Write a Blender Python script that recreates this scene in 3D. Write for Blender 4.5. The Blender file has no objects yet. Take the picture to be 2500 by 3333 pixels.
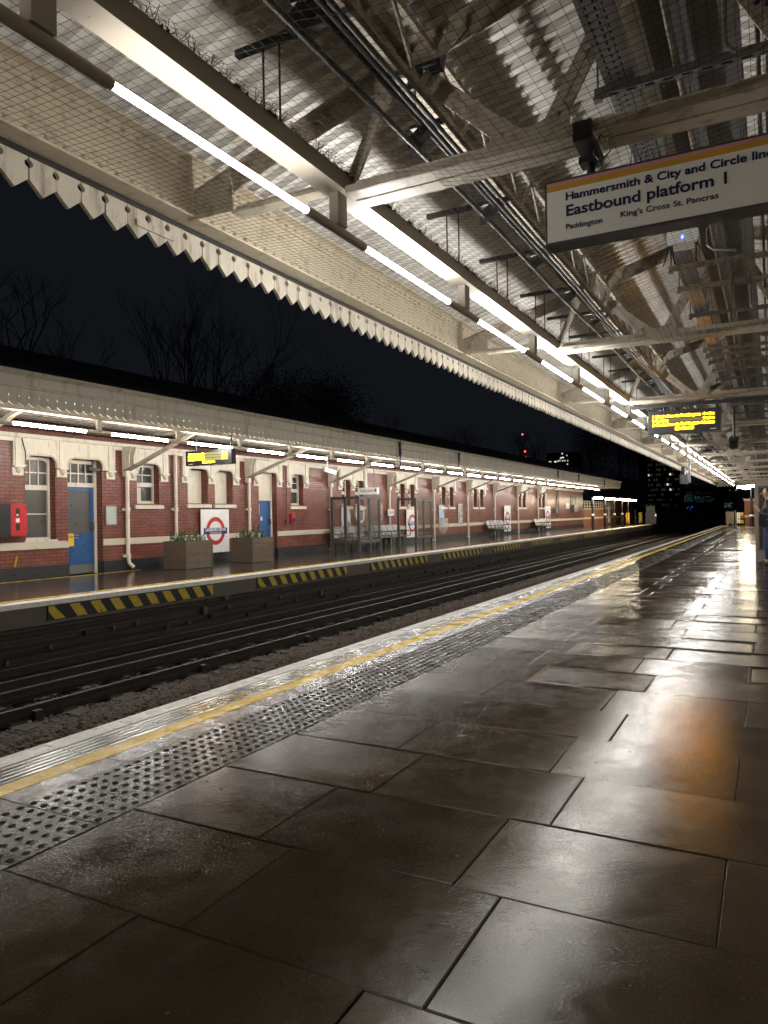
import bpy, math, random
import numpy as np
from mathutils import Vector, Matrix
random.seed(7); rng = np.random.default_rng(7)
sc = bpy.context.scene
COL = sc.collection
PI = math.pi

# ------------------------------------------------------------------ helpers
WL = {}          # world location of every parent object
class MB:
    def __init__(s): s.v = []; s.f = []; s.sm = []; s.mi = []; s.cur = 0
    def add(s, vs, fs, smooth=False):
        n = len(s.v); s.v.extend([tuple(map(float, q)) for q in vs])
        for f in fs:
            s.f.append([i + n for i in f]); s.sm.append(smooth); s.mi.append(s.cur)
    def box(s, x0, x1, y0, y1, z0, z1):
        s.add([(x0,y0,z0),(x1,y0,z0),(x1,y1,z0),(x0,y1,z0),(x0,y0,z1),(x1,y0,z1),(x1,y1,z1),(x0,y1,z1)],
              [(0,3,2,1),(4,5,6,7),(0,1,5,4),(1,2,6,5),(2,3,7,6),(3,0,4,7)])
    def quad(s, a, b, c, d): s.add([a,b,c,d], [(0,1,2,3)])
    def prism(s, pts, axis, a0, a1):
        """extrude a 2-D outline along axis: 'x' pts are (y,z), 'y' pts are (x,z), 'z' pts are (x,y)"""
        def mk(p, a):
            return {'x': (a,p[0],p[1]), 'y': (p[0],a,p[1]), 'z': (p[0],p[1],a)}[axis]
        n = len(pts)
        ar = sum(pts[i][0]*pts[(i+1)%n][1]-pts[(i+1)%n][0]*pts[i][1] for i in range(n))
        if ar < 0: pts = pts[::-1]
        vs = [mk(p,a0) for p in pts] + [mk(p,a1) for p in pts]
        top = list(range(n,2*n)); bot = list(range(n-1,-1,-1))
        sides = [(i,(i+1)%n,n+(i+1)%n,n+i) for i in range(n)]
        fs = [bot, top] + sides
        if axis == 'y': fs = [list(f)[::-1] for f in fs]
        s.add(vs, fs)
    def bar(s, p, q, w, h, up=(0,0,1)):
        """rectangular bar p->q, width w (sideways), depth h (along up)"""
        p = Vector(p); q = Vector(q); d = (q-p).normalized(); u = Vector(up)
        sd = d.cross(u)
        if sd.length < 1e-4: sd = d.cross(Vector((0,1,0)))
        sd.normalize(); u = sd.cross(d)
        vs = []
        for e in (p, q):
            for a, b in ((-1,-1),(1,-1),(1,1),(-1,1)): vs.append(e + sd*(a*w/2) + u*(b*h/2))
        s.add(vs, [(0,1,2,3),(7,6,5,4),(0,4,5,1),(1,5,6,2),(2,6,7,3),(3,7,4,0)])
    def tube(s, pts, r, n=8, smooth=True, caps=True):
        pts = [Vector(p) for p in pts]; m = len(pts)
        rs = r if isinstance(r, (list, tuple)) else [r]*m
        t0 = (pts[1]-pts[0]).normalized()
        a = Vector((0,0,1)) if abs(t0.z) < .9 else Vector((1,0,0))
        nrm = t0.cross(a).normalized(); vs = []
        for i, p in enumerate(pts):
            t = ((pts[min(i+1,m-1)]-p).normalized() + (p-pts[max(i-1,0)]).normalized())
            t = t.normalized() if t.length > 1e-6 else t0
            nrm = (nrm - t*nrm.dot(t)).normalized(); b = t.cross(nrm)
            for k in range(n):
                an = 2*PI*k/n; vs.append(p + (nrm*math.cos(an)+b*math.sin(an))*rs[i])
        fs = [(i*n+k, i*n+(k+1)%n, (i+1)*n+(k+1)%n, (i+1)*n+k) for i in range(m-1) for k in range(n)]
        s.add(vs, fs, smooth)
        if caps: s.add(vs[:n], [tuple(range(n-1,-1,-1))]); s.add(vs[-n:], [tuple(range(n))])
    def dome(s, c, r, h, n=8, d=(0,0,1), rings=2):
        c = Vector(c); d = Vector(d).normalized()
        a = d.cross(Vector((1,0,0)) if abs(d.x) < .9 else Vector((0,1,0))).normalized(); b = d.cross(a)
        vs = []; 
        for j in range(rings):
            th = (PI/2)*j/rings
            for k in range(n):
                an = 2*PI*k/n
                vs.append(c + (a*math.cos(an)+b*math.sin(an))*(r*math.cos(th)) + d*(h*math.sin(th)))
        vs.append(c + d*h)
        fs = [(j*n+k, j*n+(k+1)%n, (j+1)*n+(k+1)%n, (j+1)*n+k) for j in range(rings-1) for k in range(n)]
        fs += [((rings-1)*n+k, (rings-1)*n+(k+1)%n, rings*n) for k in range(n)]
        s.add(vs, fs, True)
    def disc(s, c, r, axis='x', n=28, ri=0.0, th=.01, sx=1.0):
        """flat ring/disc with thickness"""
        o = []
        for k in range(n):
            an = 2*PI*k/n; o.append((math.cos(an), math.sin(an)))
        def P(u, v, w):
            return (c[0]+w, c[1]+u, c[2]+v) if axis == 'x' else (c[0]+u, c[1]+w, c[2]+v)
        vs = [P(u*r*sx, v*r, th) for u,v in o] + [P(u*r*sx, v*r, 0) for u,v in o]
        if ri > 0:
            vs += [P(u*ri*sx, v*ri, th) for u,v in o] + [P(u*ri*sx, v*ri, 0) for u,v in o]
            fs = [(k,(k+1)%n,2*n+(k+1)%n,2*n+k) for k in range(n)] + [(k,n+k,n+(k+1)%n,(k+1)%n) for k in range(n)]
        else:
            fs = [tuple(range(n))] + [(k,n+k,n+(k+1)%n,(k+1)%n) for k in range(n)]
        s.add(vs, fs)
    def build(s, name, m, parent=None, loc=None, label=None, cat=None, group=None, kind=None):
        v = np.array(s.v, dtype=np.float64)
        if loc is None:
            if parent is not None: loc = WL[parent.name]
            else: loc = Vector(((v[:,0].min()+v[:,0].max())/2, (v[:,1].min()+v[:,1].max())/2, v[:,2].min()))
        loc = Vector(loc); v = v - np.array(loc)
        me = bpy.data.meshes.new(name); me.from_pydata(v.tolist(), [], s.f)
        me.polygons.foreach_set('use_smooth', s.sm)
        ms = m if isinstance(m, (list, tuple)) else [m]
        for q in ms: me.materials.append(q)
        if len(ms) > 1: me.polygons.foreach_set('material_index', s.mi)
        me.update()
        return link(bpy.data.objects.new(name, me), parent, loc, label, cat, group, kind)

def link(o, parent, loc, label=None, cat=None, group=None, kind=None):
    COL.objects.link(o); loc = Vector(loc)
    if parent is not None:
        o.parent = parent; o.location = loc - WL[parent.name]
    else: o.location = loc
    WL[o.name] = loc
    if label: o['label'] = label
    if cat: o['category'] = cat
    if group: o['group'] = group
    if kind: o['kind'] = kind
    return o
def thing(name, loc, label, cat, group=None):
    return link(bpy.data.objects.new(name, None), None, loc, label, cat, group)
def copy_tree(o, d, parent=None, label=None):
    c = o.copy(); COL.objects.link(c)
    if parent is None:
        c.location = o.location + Vector(d); WL[c.name] = c.location.copy()
    else:
        c.parent = parent; WL[c.name] = WL[o.name] + Vector(d)
    if label: c['label'] = label
    for ch in list(o.children): copy_tree(ch, d, c)
    return c
def copy_part(o, d, parent):
    """copy a part (and sub-parts) of the same thing to another spot"""
    c = o.copy(); COL.objects.link(c); c.parent = parent
    c.location = o.location + Vector(d); WL[c.name] = WL[o.name] + Vector(d)
    for ch in list(o.children):
        g = ch.copy(); COL.objects.link(g); g.parent = c
    return c
def words(txt, size, loc, facing, m, parent, width=None, name='lettering', align='LEFT', ext=.0015, bold=0.0):
    cu = bpy.data.curves.new(name, 'FONT'); cu.body = txt; cu.size = size; cu.extrude = ext
    cu.align_x = align; cu.offset = bold
    t = bpy.data.objects.new('tmp', cu); COL.objects.link(t)
    bpy.context.view_layer.update()
    dg = bpy.context.evaluated_depsgraph_get()
    me = bpy.data.meshes.new_from_object(t.evaluated_get(dg)); me.name = name
    COL.objects.unlink(t); bpy.data.objects.remove(t)
    v = np.array([q.co[:] for q in me.vertices])
    if width:
        w = v[:,0].max()-v[:,0].min(); k = width/w
        v[:,0] *= k
    R = {'-y': ((1,0,0),(0,0,1)), '+x': ((0,1,0),(0,0,1)), 'up': ((0,1,0),(-1,0,0)), 'cam': ((1,0,0),(0,1,0))}[facing]
    ax = Vector(R[0]); ay = Vector(R[1]); az = ax.cross(ay)
    w3 = np.outer(v[:,0], ax) + np.outer(v[:,1], ay) + np.outer(v[:,2], az)
    me.vertices.foreach_set('co', w3.ravel()); me.materials.clear(); me.materials.append(m); me.update()
    return link(bpy.data.objects.new(name, me), parent, loc)
ORD = ['nearest','second','third','fourth','fifth','sixth','seventh','eighth','ninth','tenth','eleventh','twelfth','thirteenth',
       'fourteenth','fifteenth','sixteenth','seventeenth','eighteenth','nineteenth','twentieth','twenty-first','twenty-second',
       'twenty-third','twenty-fourth','twenty-fifth','twenty-sixth','twenty-seventh','twenty-eighth','twenty-ninth','thirtieth',
       'thirty-first','thirty-second']

# ------------------------------------------------------------------ materials
def nt(name):
    m = bpy.data.materials.new(name); m.use_nodes = True
    n = m.node_tree; b = n.nodes['Principled BSDF']
    return m, n, b
def mix(n, f, a, b, t='MIX'):
    x = n.nodes.new('ShaderNodeMix'); x.data_type = 'RGBA'; x.blend_type = t
    for k, val in ((0,f),(6,a),(7,b)):
        if hasattr(val, 'is_linked') or isinstance(val, bpy.types.NodeSocket): n.links.new(val, x.inputs[k])
        elif k == 0: x.inputs[0].default_value = val
        else: x.inputs[k].default_value = (*val, 1) if len(val) == 3 else val
    return x.outputs[2]
def pos(n):
    g = n.nodes.new('ShaderNodeNewGeometry'); return g.outputs['Position']
def noise(n, scale, detail=4, vec=None, rough=.55, dist=0.0):
    x = n.nodes.new('ShaderNodeTexNoise'); x.inputs['Scale'].default_value = scale
    x.inputs['Detail'].default_value = detail; x.inputs['Roughness'].default_value = rough
    x.inputs['Distortion'].default_value = dist
    n.links.new(vec if vec is not None else pos(n), x.inputs['Vector']); return x.outputs['Fac']
def ramp(n, f, stops):
    r = n.nodes.new('ShaderNodeValToRGB'); e = r.color_ramp.elements
    while len(e) < len(stops): e.new(.5)
    for k, (p, c) in enumerate(stops):
        e[k].position = p; e[k].color = (c,c,c,1) if not isinstance(c, (tuple,list)) else (*c,1)
    n.links.new(f, r.inputs['Fac']); return r.outputs['Color']
def scalevec(n, v, s):
    x = n.nodes.new('ShaderNodeVectorMath'); x.operation = 'MULTIPLY'; n.links.new(v, x.inputs[0]); x.inputs[1].default_value = s
    return x.outputs[0]
def bump(n, b, h, strength=.3, dist=.01, prev=None):
    x = n.nodes.new('ShaderNodeBump'); x.inputs['Strength'].default_value = strength; x.inputs['Distance'].default_value = dist
    n.links.new(h, x.inputs['Height'])
    if prev is not None: n.links.new(prev, x.inputs['Normal'])
    n.links.new(x.outputs['Normal'], b.inputs['Normal']); return x.outputs['Normal']
def simple(name, col, rough=.5, metal=0.0, var=.25, vs=4.0, bmp=0.0, bs=40, spec=.5, dirt=None, dirtamt=(.5,.72), streak=False):
    m, n, b = nt(name)
    f = noise(n, vs, 5)
    lo = tuple(c*(1-var) for c in col); hi = tuple(min(1,c*(1+var)) for c in col)
    c = mix(n, f, lo, hi)
    if dirt:
        v = pos(n)
        if streak: v = scalevec(n, v, (1,1,.18))
        g = ramp(n, noise(n, vs*2.3, 8, v, .65), [(dirtamt[0],0.),(dirtamt[1],1.)])
        c = mix(n, g, c, dirt)
    n.links.new(c, b.inputs['Base Color'])
    b.inputs['Metallic'].default_value = metal; b.inputs['Specular IOR Level'].default_value = spec
    r = ramp(n, noise(n, vs*1.7, 4), [(.3,max(.02,rough-.1)),(.7,min(1,rough+.1))]); n.links.new(r, b.inputs['Roughness'])
    if bmp: bump(n, b, noise(n, bs, 6), bmp, .01)
    return m
def emis(name, col, strength, sample=True):
    m, n, b = nt(name); b.inputs['Base Color'].default_value = (0,0,0,1)
    b.inputs['Emission Color'].default_value = (*col,1); b.inputs['Emission Strength'].default_value = strength
    if not sample: m.cycles.emission_sampling = 'NONE'
    return m

M = {}
M['cream'] = simple('cream_paint', (.68,.625,.51), .5, var=.12, vs=5, dirt=(.25,.19,.13), dirtamt=(.55,.8), bmp=.15, bs=60, streak=True)
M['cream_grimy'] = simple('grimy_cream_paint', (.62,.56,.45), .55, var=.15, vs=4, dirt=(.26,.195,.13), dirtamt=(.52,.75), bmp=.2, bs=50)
M['valance'] = simple('grimy_valance_paint', (.46,.42,.345), .55, var=.14, vs=6, dirt=(.20,.155,.11), dirtamt=(.50,.70), bmp=.2, bs=50, streak=True)
M['girder'] = simple('tan_girder_paint', (.47,.41,.305), .5, var=.15, vs=5, dirt=(.20,.145,.095), dirtamt=(.52,.8), bmp=.2, bs=50)
M['fascia'] = simple('weathered_fascia_paint', (.68,.63,.52), .55, var=.12, vs=3, dirt=(.30,.23,.16), dirtamt=(.52,.8), bmp=.15, bs=50, streak=True)
M['steel_dark'] = simple('grimy_brown_steel', (.20,.165,.125), .6, var=.3, vs=6, dirt=(.05,.035,.025), dirtamt=(.45,.7), bmp=.2)
M['truss'] = simple('grimy_truss_paint', (.40,.35,.275), .6, var=.25, vs=5, dirt=(.12,.085,.055), dirtamt=(.5,.74), bmp=.2)
M['channel'] = simple('channel_paint', (.38,.345,.29), .55, var=.1, vs=3, dirt=(.30,.22,.15), dirtamt=(.6,.8))
M['roof'] = simple('corrugated_roof_sheet', (.62,.605,.575), .34, var=.2, vs=1.5, dirt=(.36,.31,.25), dirtamt=(.5,.8), streak=False)
M['slate'] = simple('dark_slate', (.018,.018,.02), .8, vs=3)
M['black'] = simple('black_metal', (.012,.012,.013), .4, var=.3)
M['cable'] = simple('black_cable', (.012,.012,.013), .48, var=.3)
M['galv'] = simple('galvanised_steel', (.22,.22,.225), .4, .7, var=.25, vs=8)
M['duct'] = simple('grey_duct', (.15,.15,.155), .55, .1, var=.15, vs=2)
M['net'] = simple('net_twine', (.03,.024,.018), .8)
M['greyframe'] = simple('grey_powder_coat', (.075,.072,.072), .45, .2, var=.15)
M['alu'] = simple('brushed_aluminium', (.22,.22,.22), .48, .8, var=.1)
M['white'] = simple('white_enamel', (.78,.78,.76), .3, var=.04)
M['signface'] = simple('sign_face', (.82,.81,.76), .35, var=.05, vs=2)
M['blue'] = simple('sign_blue', (.012,.022,.12), .35, var=.05)
M['navy'] = simple('text_blue', (.008,.012,.07), .4, var=.02)
M['red'] = simple('sign_red', (.42,.025,.03), .35, var=.08)
M['pink'] = simple('stripe_pink', (.62,.30,.32), .4, var=.05)
M['stripe'] = simple('stripe_yellow', (.62,.34,.03), .4, var=.05)
M['yellow'] = simple('hazard_yellow', (.50,.37,.035), .5, var=.2, vs=9, dirt=(.06,.05,.03), dirtamt=(.6,.72))
M['hazblack'] = simple('hazard_black', (.014,.014,.014), .5, var=.3)
M['doorblue'] = simple('door_blue', (.022,.085,.24), .35, var=.1, vs=3, dirt=(.02,.05,.12), dirtamt=(.55,.75))
M['fire'] = simple('fire_red', (.45,.02,.025), .35, var=.08)
M['pane'] = simple('dim_window_glass', (.045,.05,.048), .12, var=.25, vs=2)
M['frost'] = simple('frosted_glass', (.075,.075,.068), .35, var=.15, vs=3)
M['plinth'] = simple('engineering_brick_plinth', (.022,.023,.026), .35, var=.4, vs=9, bmp=.4, bs=30, dirt=(.10,.10,.10), dirtamt=(.66,.8))
M['concrete'] = simple('dirty_concrete', (.10,.085,.07), .6, var=.3, vs=6, bmp=.3, bs=50)
M['coping'] = simple('white_coping', (.80,.78,.72), .4, var=.12, vs=8, dirt=(.22,.2,.17), dirtamt=(.55,.75))
M['wood'] = simple('weathered_timber', (.105,.08,.053), .7, var=.35, vs=7, bmp=.3, bs=40, dirt=(.08,.06,.04), dirtamt=(.5,.75))
M['rail'] = simple('rusty_rail_side', (.028,.02,.016), .6, .3, var=.4, vs=12, bmp=.2)
M['railtop'] = simple('polished_rail_head', (.06,.058,.056), .5, .8, var=.15)
M['sleeper'] = simple('grimy_sleeper', (.035,.03,.026), .8, var=.3, bmp=.3)
M['stone'] = simple('ballast_stone', (.095,.070,.055), .75, var=.55, vs=18, bmp=.3, bs=60)
M['ground'] = simple('dark_ground', (.02,.02,.018), .9, var=.4, vs=.5)
M['bark'] = simple('tree_bark', (.085,.075,.07), .9, var=.3)
M['leafdark'] = simple('dark_evergreen_leaf', (.04,.05,.038), .8, var=.4, vs=1)
M['leaf'] = simple('planter_leaf', (.05,.11,.03), .6, var=.5, vs=9)
M['moss'] = simple('dry_moss', (.04,.035,.02), .9, var=.4, vs=12)
M['skin'] = simple('skin', (.52,.30,.22), .5, var=.05)
M['jacket'] = simple('dark_jacket', (.018,.02,.024), .7, var=.2)
M['jeans'] = simple('blue_jeans', (.022,.045,.12), .8, var=.25, vs=14)
M['hair'] = simple('dark_hair', (.015,.011,.009), .6)
M['rubber'] = simple('shoe', (.06,.055,.055), .6)
M['bag'] = simple('clear_bag', (.55,.53,.47), .3, var=.2, vs=14)
M['orangebrick'] = None
M['tower'] = simple('tower_facade', (.05,.05,.055), .7, var=.2, vs=.3)
M['tube'] = emis('lit_tube', (1.0,.97,.92), 165)
M['tube_mid'] = emis('lit_tube_dimmer', (1.0,.965,.90), 110)
M['tube_old'] = emis('lit_tube_ageing', (1.0,.94,.86), 46)
M['tube_wide'] = emis('lit_tube_far_row', (1.0,.96,.90), 115)
M['led'] = emis('led_amber', (1.0,.38,.001), 40)
M['ledbg'] = emis('led_dim', (.30,.24,.07), .55, False)
M['ledbg2'] = emis('led_dim_far', (.62,.54,.18), .75, False)
M['lamp'] = emis('lamp_panel', (1.0,.85,.60), 75)
M['winlit'] = emis('lit_window', (1.0,.93,.85), .8, False)
M['windim'] = emis('dim_window', (.55,.56,.5), .05, False)
M['redlamp'] = emis('red_beacon', (1.0,.06,.06), 5, False)
M['bluelamp'] = emis('blue_display', (.06,.12,1.0), 2.2, False)
M['greensign'] = emis('lit_green_sign', (.05,.16,.12), .35, False)
M['greenedge'] = emis('lit_sign_edge', (.25,.40,.33), .45, False)
M['apled'] = emis('blue_led', (.1,.2,1.0), 6, False)

def glass():
    m, n, b = nt('clear_glass'); n.nodes.remove(b)
    t = n.nodes.new('ShaderNodeBsdfTransparent'); t.inputs[0].default_value = (.86,.86,.84,1)
    g = n.nodes.new('ShaderNodeBsdfGlossy'); g.inputs['Roughness'].default_value = .05
    d = n.nodes.new('ShaderNodeBsdfDiffuse'); d.inputs[0].default_value = (.3,.29,.26,1)
    lw = n.nodes.new('ShaderNodeLayerWeight'); pw_ = n.nodes.new('ShaderNodeMath'); pw_.operation = 'POWER'; n.links.new(lw.outputs['Facing'], pw_.inputs[0]); pw_.inputs[1].default_value = 4
    f = n.nodes.new('ShaderNodeMapRange'); n.links.new(pw_.outputs[0], f.inputs[0]); f.inputs[3].default_value = .04; f.inputs[4].default_value = .6
    m1 = n.nodes.new('ShaderNodeMixShader'); m1.inputs[0].default_value = .07
    n.links.new(t.outputs[0], m1.inputs[1]); n.links.new(d.outputs[0], m1.inputs[2])
    m2 = n.nodes.new('ShaderNodeMixShader'); n.links.new(f.outputs[0], m2.inputs[0])
    n.links.new(m1.outputs[0], m2.inputs[1]); n.links.new(g.outputs[0], m2.inputs[2])
    n.links.new(m2.outputs[0], n.nodes['Material Output'].inputs[0]); return m
M['glass'] = glass()

def brick(name, c1, c2, mortar, rough=.35, patch=(.30,.13,.09)):
    m, n, b = nt(name); p = pos(n)
    sx = n.nodes.new('ShaderNodeSeparateXYZ'); n.links.new(p, sx.inputs[0])
    ad = n.nodes.new('ShaderNodeMath'); ad.operation = 'ADD'; n.links.new(sx.outputs[0], ad.inputs[0]); n.links.new(sx.outputs[1], ad.inputs[1])
    cb = n.nodes.new('ShaderNodeCombineXYZ'); n.links.new(ad.outputs[0], cb.inputs[0]); n.links.new(sx.outputs[2], cb.inputs[1])
    t = n.nodes.new('ShaderNodeTexBrick'); n.links.new(cb.outputs[0], t.inputs['Vector'])
    t.inputs['Scale'].default_value = 1; t.inputs['Brick Width'].default_value = .225; t.inputs['Row Height'].default_value = .075
    t.inputs['Mortar Size'].default_value = .007; t.inputs['Mortar Smooth'].default_value = .15; t.inputs['Bias'].default_value = -.1
    t.inputs['Color1'].default_value = (*c1,1); t.inputs['Color2'].default_value = (*c2,1); t.inputs['Mortar'].default_value = (*mortar,1)
    f = ramp(n, noise(n, 1.1, 6), [(.5,0.),(.72,1.)])
    c = mix(n, f, t.outputs['Color'], patch, 'MIX')
    mm = n.nodes.new('ShaderNodeMath'); mm.operation = 'MULTIPLY'; n.links.new(f, mm.inputs[0]); mm.inputs[1].default_value = .35
    c = mix(n, mm.outputs[0], t.outputs['Color'], patch)
    g = ramp(n, noise(n, 2.4, 8, scalevec(n, p, (1,1,.25)), .7), [(.5,0.),(.8,.75)])
    c = mix(n, g, c, tuple(q*.35 for q in c1))
    n.links.new(c, b.inputs['Base Color'])
    r = ramp(n, t.outputs['Fac'], [(0,rough),(1,.85)]); n.links.new(r, b.inputs['Roughness'])
    inv = n.nodes.new('ShaderNodeMath'); inv.operation = 'SUBTRACT'; inv.inputs[0].default_value = 1; n.links.new(t.outputs['Fac'], inv.inputs[1])
    q = bump(n, b, inv.outputs[0], .6, .008); bump(n, b, noise(n, 9, 4), .12, .02, q)
    return m
M['brick'] = brick('red_glazed_brick', (.225,.062,.044), (.14,.04,.030), (.045,.032,.027), .30, (.28,.155,.12))
M['orangebrick'] = brick('orange_brick', (.36,.12,.05), (.27,.085,.038), (.13,.08,.05), .5, (.42,.2,.1))
M['brickdark'] = brick('sooty_brick', (.040,.028,.024), (.026,.020,.018), (.018,.015,.014), .5, (.09,.065,.052))
M['brickwall'] = brick('platform_wall_brick', (.11,.05,.035), (.075,.035,.028), (.05,.04,.03), .5)

def wetstone(name, dark, light, rlo, rhi, grit=.35, puddle=.5, wave=.25):
    m, n, b = nt(name); p = pos(n)
    f = noise(n, 1.3, 6); c = mix(n, f, dark, light)
    sp = ramp(n, noise(n, 9, 8, None, .68), [(.52,0.),(.72,.6)]); c = mix(n, sp, c, tuple(q*.7 for q in dark))
    g2 = noise(n, 150, 3); c = mix(n, ramp(n, g2, [(.58,0.),(.72,.6)]), c, tuple(q*2.6 for q in light))
    g3 = noise(n, 17, 2); c = mix(n, ramp(n, g3, [(.735,0.),(.76,.6)]), c, tuple(q*4 for q in light))
    oi = n.nodes.new('ShaderNodeAttribute'); oi.attribute_name = 'slabtone'
    tn = n.nodes.new('ShaderNodeMapRange'); n.links.new(oi.outputs['Fac'], tn.inputs[0])
    tn.inputs[3].default_value = .75; tn.inputs[4].default_value = 1.25
    mu = n.nodes.new('ShaderNodeVectorMath'); mu.operation = 'SCALE'; n.links.new(c, mu.inputs[0]); n.links.new(tn.outputs[0], mu.inputs['Scale'])
    n.links.new(mu.outputs[0], b.inputs['Base Color'])
    w = noise(n, 5.5, 8, None, .7, .25)
    r = ramp(n, w, [(puddle-.025, rlo), (puddle+.035, rhi)]); n.links.new(r, b.inputs['Roughness'])
    b.inputs['Specular IOR Level'].default_value = .30
    patch = ramp(n, w, [(puddle-.10,.8),(puddle+.10,1.)])
    def hm(sc_, det):
        q = n.nodes.new('ShaderNodeMath'); q.operation = 'MULTIPLY'
        n.links.new(noise(n, sc_, det), q.inputs[0]); n.links.new(patch, q.inputs[1]); return q.outputs[0]
    q = bump(n, b, hm(130, 4), grit, .0015)
    q = bump(n, b, hm(330, 2), grit, .00045, q)
    q = bump(n, b, noise(n, 30, 5), wave, .0026, q)
    return m
M['slab'] = wetstone('wet_stone_slab', (.038,.0272,.0165), (.058,.0425,.0275), .075, .14, .45, .5, .14)
M['blister'] = wetstone('wet_blister_paving', (.020,.0165,.013), (.038,.032,.025), .16, .30, .4, .5, .14)
M['margin'] = wetstone('wet_concrete_margin', (.06,.045,.032), (.13,.10,.075), .08, .24, .6, .52, .25)
M['oppfloor'] = wetstone('wet_tarmac', (.045,.034,.027), (.075,.06,.05), .09, .16, .4, .5, .12)
def gritty(name, col, dark, rlo, rhi):
    m, n, b = nt(name)
    c = mix(n, ramp(n, noise(n, 160, 3), [(.40,0.),(.62,1.)]), dark, col)
    c = mix(n, ramp(n, noise(n, 6, 8, None, .7), [(.52,0.),(.72,.85)]), c, dark)
    n.links.new(c, b.inputs['Base Color'])
    n.links.new(ramp(n, noise(n, 5, 4), [(.4,rlo),(.6,rhi)]), b.inputs['Roughness'])
    q = bump(n, b, noise(n, 190, 3), .5, .003); bump(n, b, noise(n, 8, 3), .25, .008, q); return m
M['whiteline'] = gritty('white_edge_paint', (.86,.85,.82), (.60,.58,.54), .25, .42)
M['yellowline'] = gritty('yellow_line_paint', (.88,.62,.04), (.66,.44,.03), .2, .4)
M['ribs'] = wetstone('ribbed_edge_paving', (.17,.155,.15), (.30,.28,.27), .10, .22, .4, .5, .15)
M['wornyellow'] = gritty('worn_yellow_paint', (.78,.54,.07), (.36,.28,.12), .25, .45)
M['groove'] = simple('groove_dirt', (.012,.011,.011), .7)
M['poster'] = None
def poster(name, a, b_, c_):
    m, n, b = nt(name)
    f = noise(n, 3.2, 3, None, .5, .8); c = mix(n, ramp(n, f, [(.42,0.),(.5,1.)]), a, b_)
    c = mix(n, ramp(n, noise(n, 5, 3), [(.56,0.),(.6,1.)]), c, c_)
    n.links.new(c, b.inputs['Base Color']); b.inputs['Roughness'].default_value = .2; return m

# ------------------------------------------------------------------ world, camera, render
w = bpy.data.worlds.new('World'); sc.world = w; w.use_nodes = True
n = w.node_tree; bg = n.nodes['Background']
bg.inputs[0].default_value = (.54,.64,.86,1); bg.inputs[1].default_value = .0082
cam = bpy.data.cameras.new('Camera'); co = bpy.data.objects.new('Camera', cam); COL.objects.link(co); sc.camera = co
Rr = ((.884,.46721,-.01601),(.01637,.00328,.99986),(-.4672,.88414,.00475))
r_, u_, f_ = [Vector(q) for q in Rr]
mat = Matrix((( r_.x,u_.x,-f_.x),(r_.y,u_.y,-f_.y),(r_.z,u_.z,-f_.z))).to_4x4(); mat.translation = (0,0,1.25)
co.matrix_world = mat
cam.sensor_fit = 'VERTICAL'; cam.sensor_height = 36; cam.lens = 2383.49/3333*36; cam.clip_end = 2000; cam.clip_start = .02
sc.view_settings.view_transform = 'Standard'; sc.view_settings.look = 'None'; sc.view_settings.exposure = .32; sc.view_settings.gamma = 1
sc.cycles.use_denoising = True; sc.cycles.max_bounces = 9; sc.cycles.diffuse_bounces = 6; sc.cycles.glossy_bounces = 4
sc.cycles.transparent_max_bounces = 12; sc.cycles.sample_clamp_indirect = 6; sc.cycles.use_light_tree = True
sc.cycles.caustics_reflective = False

# ------------------------------------------------------------------ setting: ground, track bed, platforms
g = MB(); g.quad((-600,-300,-1.6),(600,-300,-1.6),(600,900,-1.6),(-600,900,-1.6)); g.build('ground', M['ground'], kind='structure')
YE = 66.5         # far end of the near platform
def slabmesh(name, m, kind='structure'):
    b = MB(); tones = []
    y0 = 2.285 - .603*9; row = 0
    while y0 < YE-.6:
        y1 = y0+.603; off = 0 if (row-9) % 2 == 0 else -.17
        xs = [-2.455] + [x for x in (-1.79-off, -.97-off, -.15-off, .67-off) ] + [1.30]
        if off: xs = [-2.455, -1.62, -.80, .02, .84, 1.30]
        else: xs = [-2.455, -1.79, -.97, -.16, .66, 1.30]
        for a, c in zip(xs[:-1], xs[1:]):
            near_ = y0 < 5; gp = (.0012 if near_ else .0022) + random.random()*.0018; bv = .0045 if near_ else .008; tk_ = .55 if near_ else 1
            zc_ = random.uniform(-.001,.001); tx_ = random.gauss(0,.0018)*tk_; ty_ = random.gauss(0,.0029)*tk_; z = [zc_+tx_*a_+ty_*b_+random.uniform(-.0012,.0012) for a_,b_ in ((-1,-1),(1,-1),(1,1),(-1,1))]
            X0,X1,Y0,Y1 = a+gp,c-gp,y0+gp,y1-gp
            o = [(X0,Y0),(X1,Y0),(X1,Y1),(X0,Y1)]; i = [(X0+bv,Y0+bv),(X1-bv,Y0+bv),(X1-bv,Y1-bv),(X0+bv,Y1-bv)]
            vs = [(p[0],p[1],z[k]) for k,p in enumerate(i)] + [(p[0],p[1],z[k]-.004) for k,p in enumerate(o)] + [(p[0],p[1],-.03) for p in o]
            b.add(vs, [(0,1,2,3)] + [(4+k,4+(k+1)%4,(k+1)%4,k) for k in range(4)] + [(8+k,8+(k+1)%4,4+(k+1)%4,4+k) for k in range(4)])
            tones += [random.random()]*12
        y0 = y1; row += 1
    o = b.build(name, m, kind=kind)
    at = o.data.attributes.new('slabtone','FLOAT','POINT'); at.data.foreach_set('value', tones)
    return o
slabmesh('platform_paving', M['slab'])
b = MB(); b.box(-3.57,1.30,-4,YE,-1.35,-.0105); b.build('platform_base', M['brickdark'], kind='structure')
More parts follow.
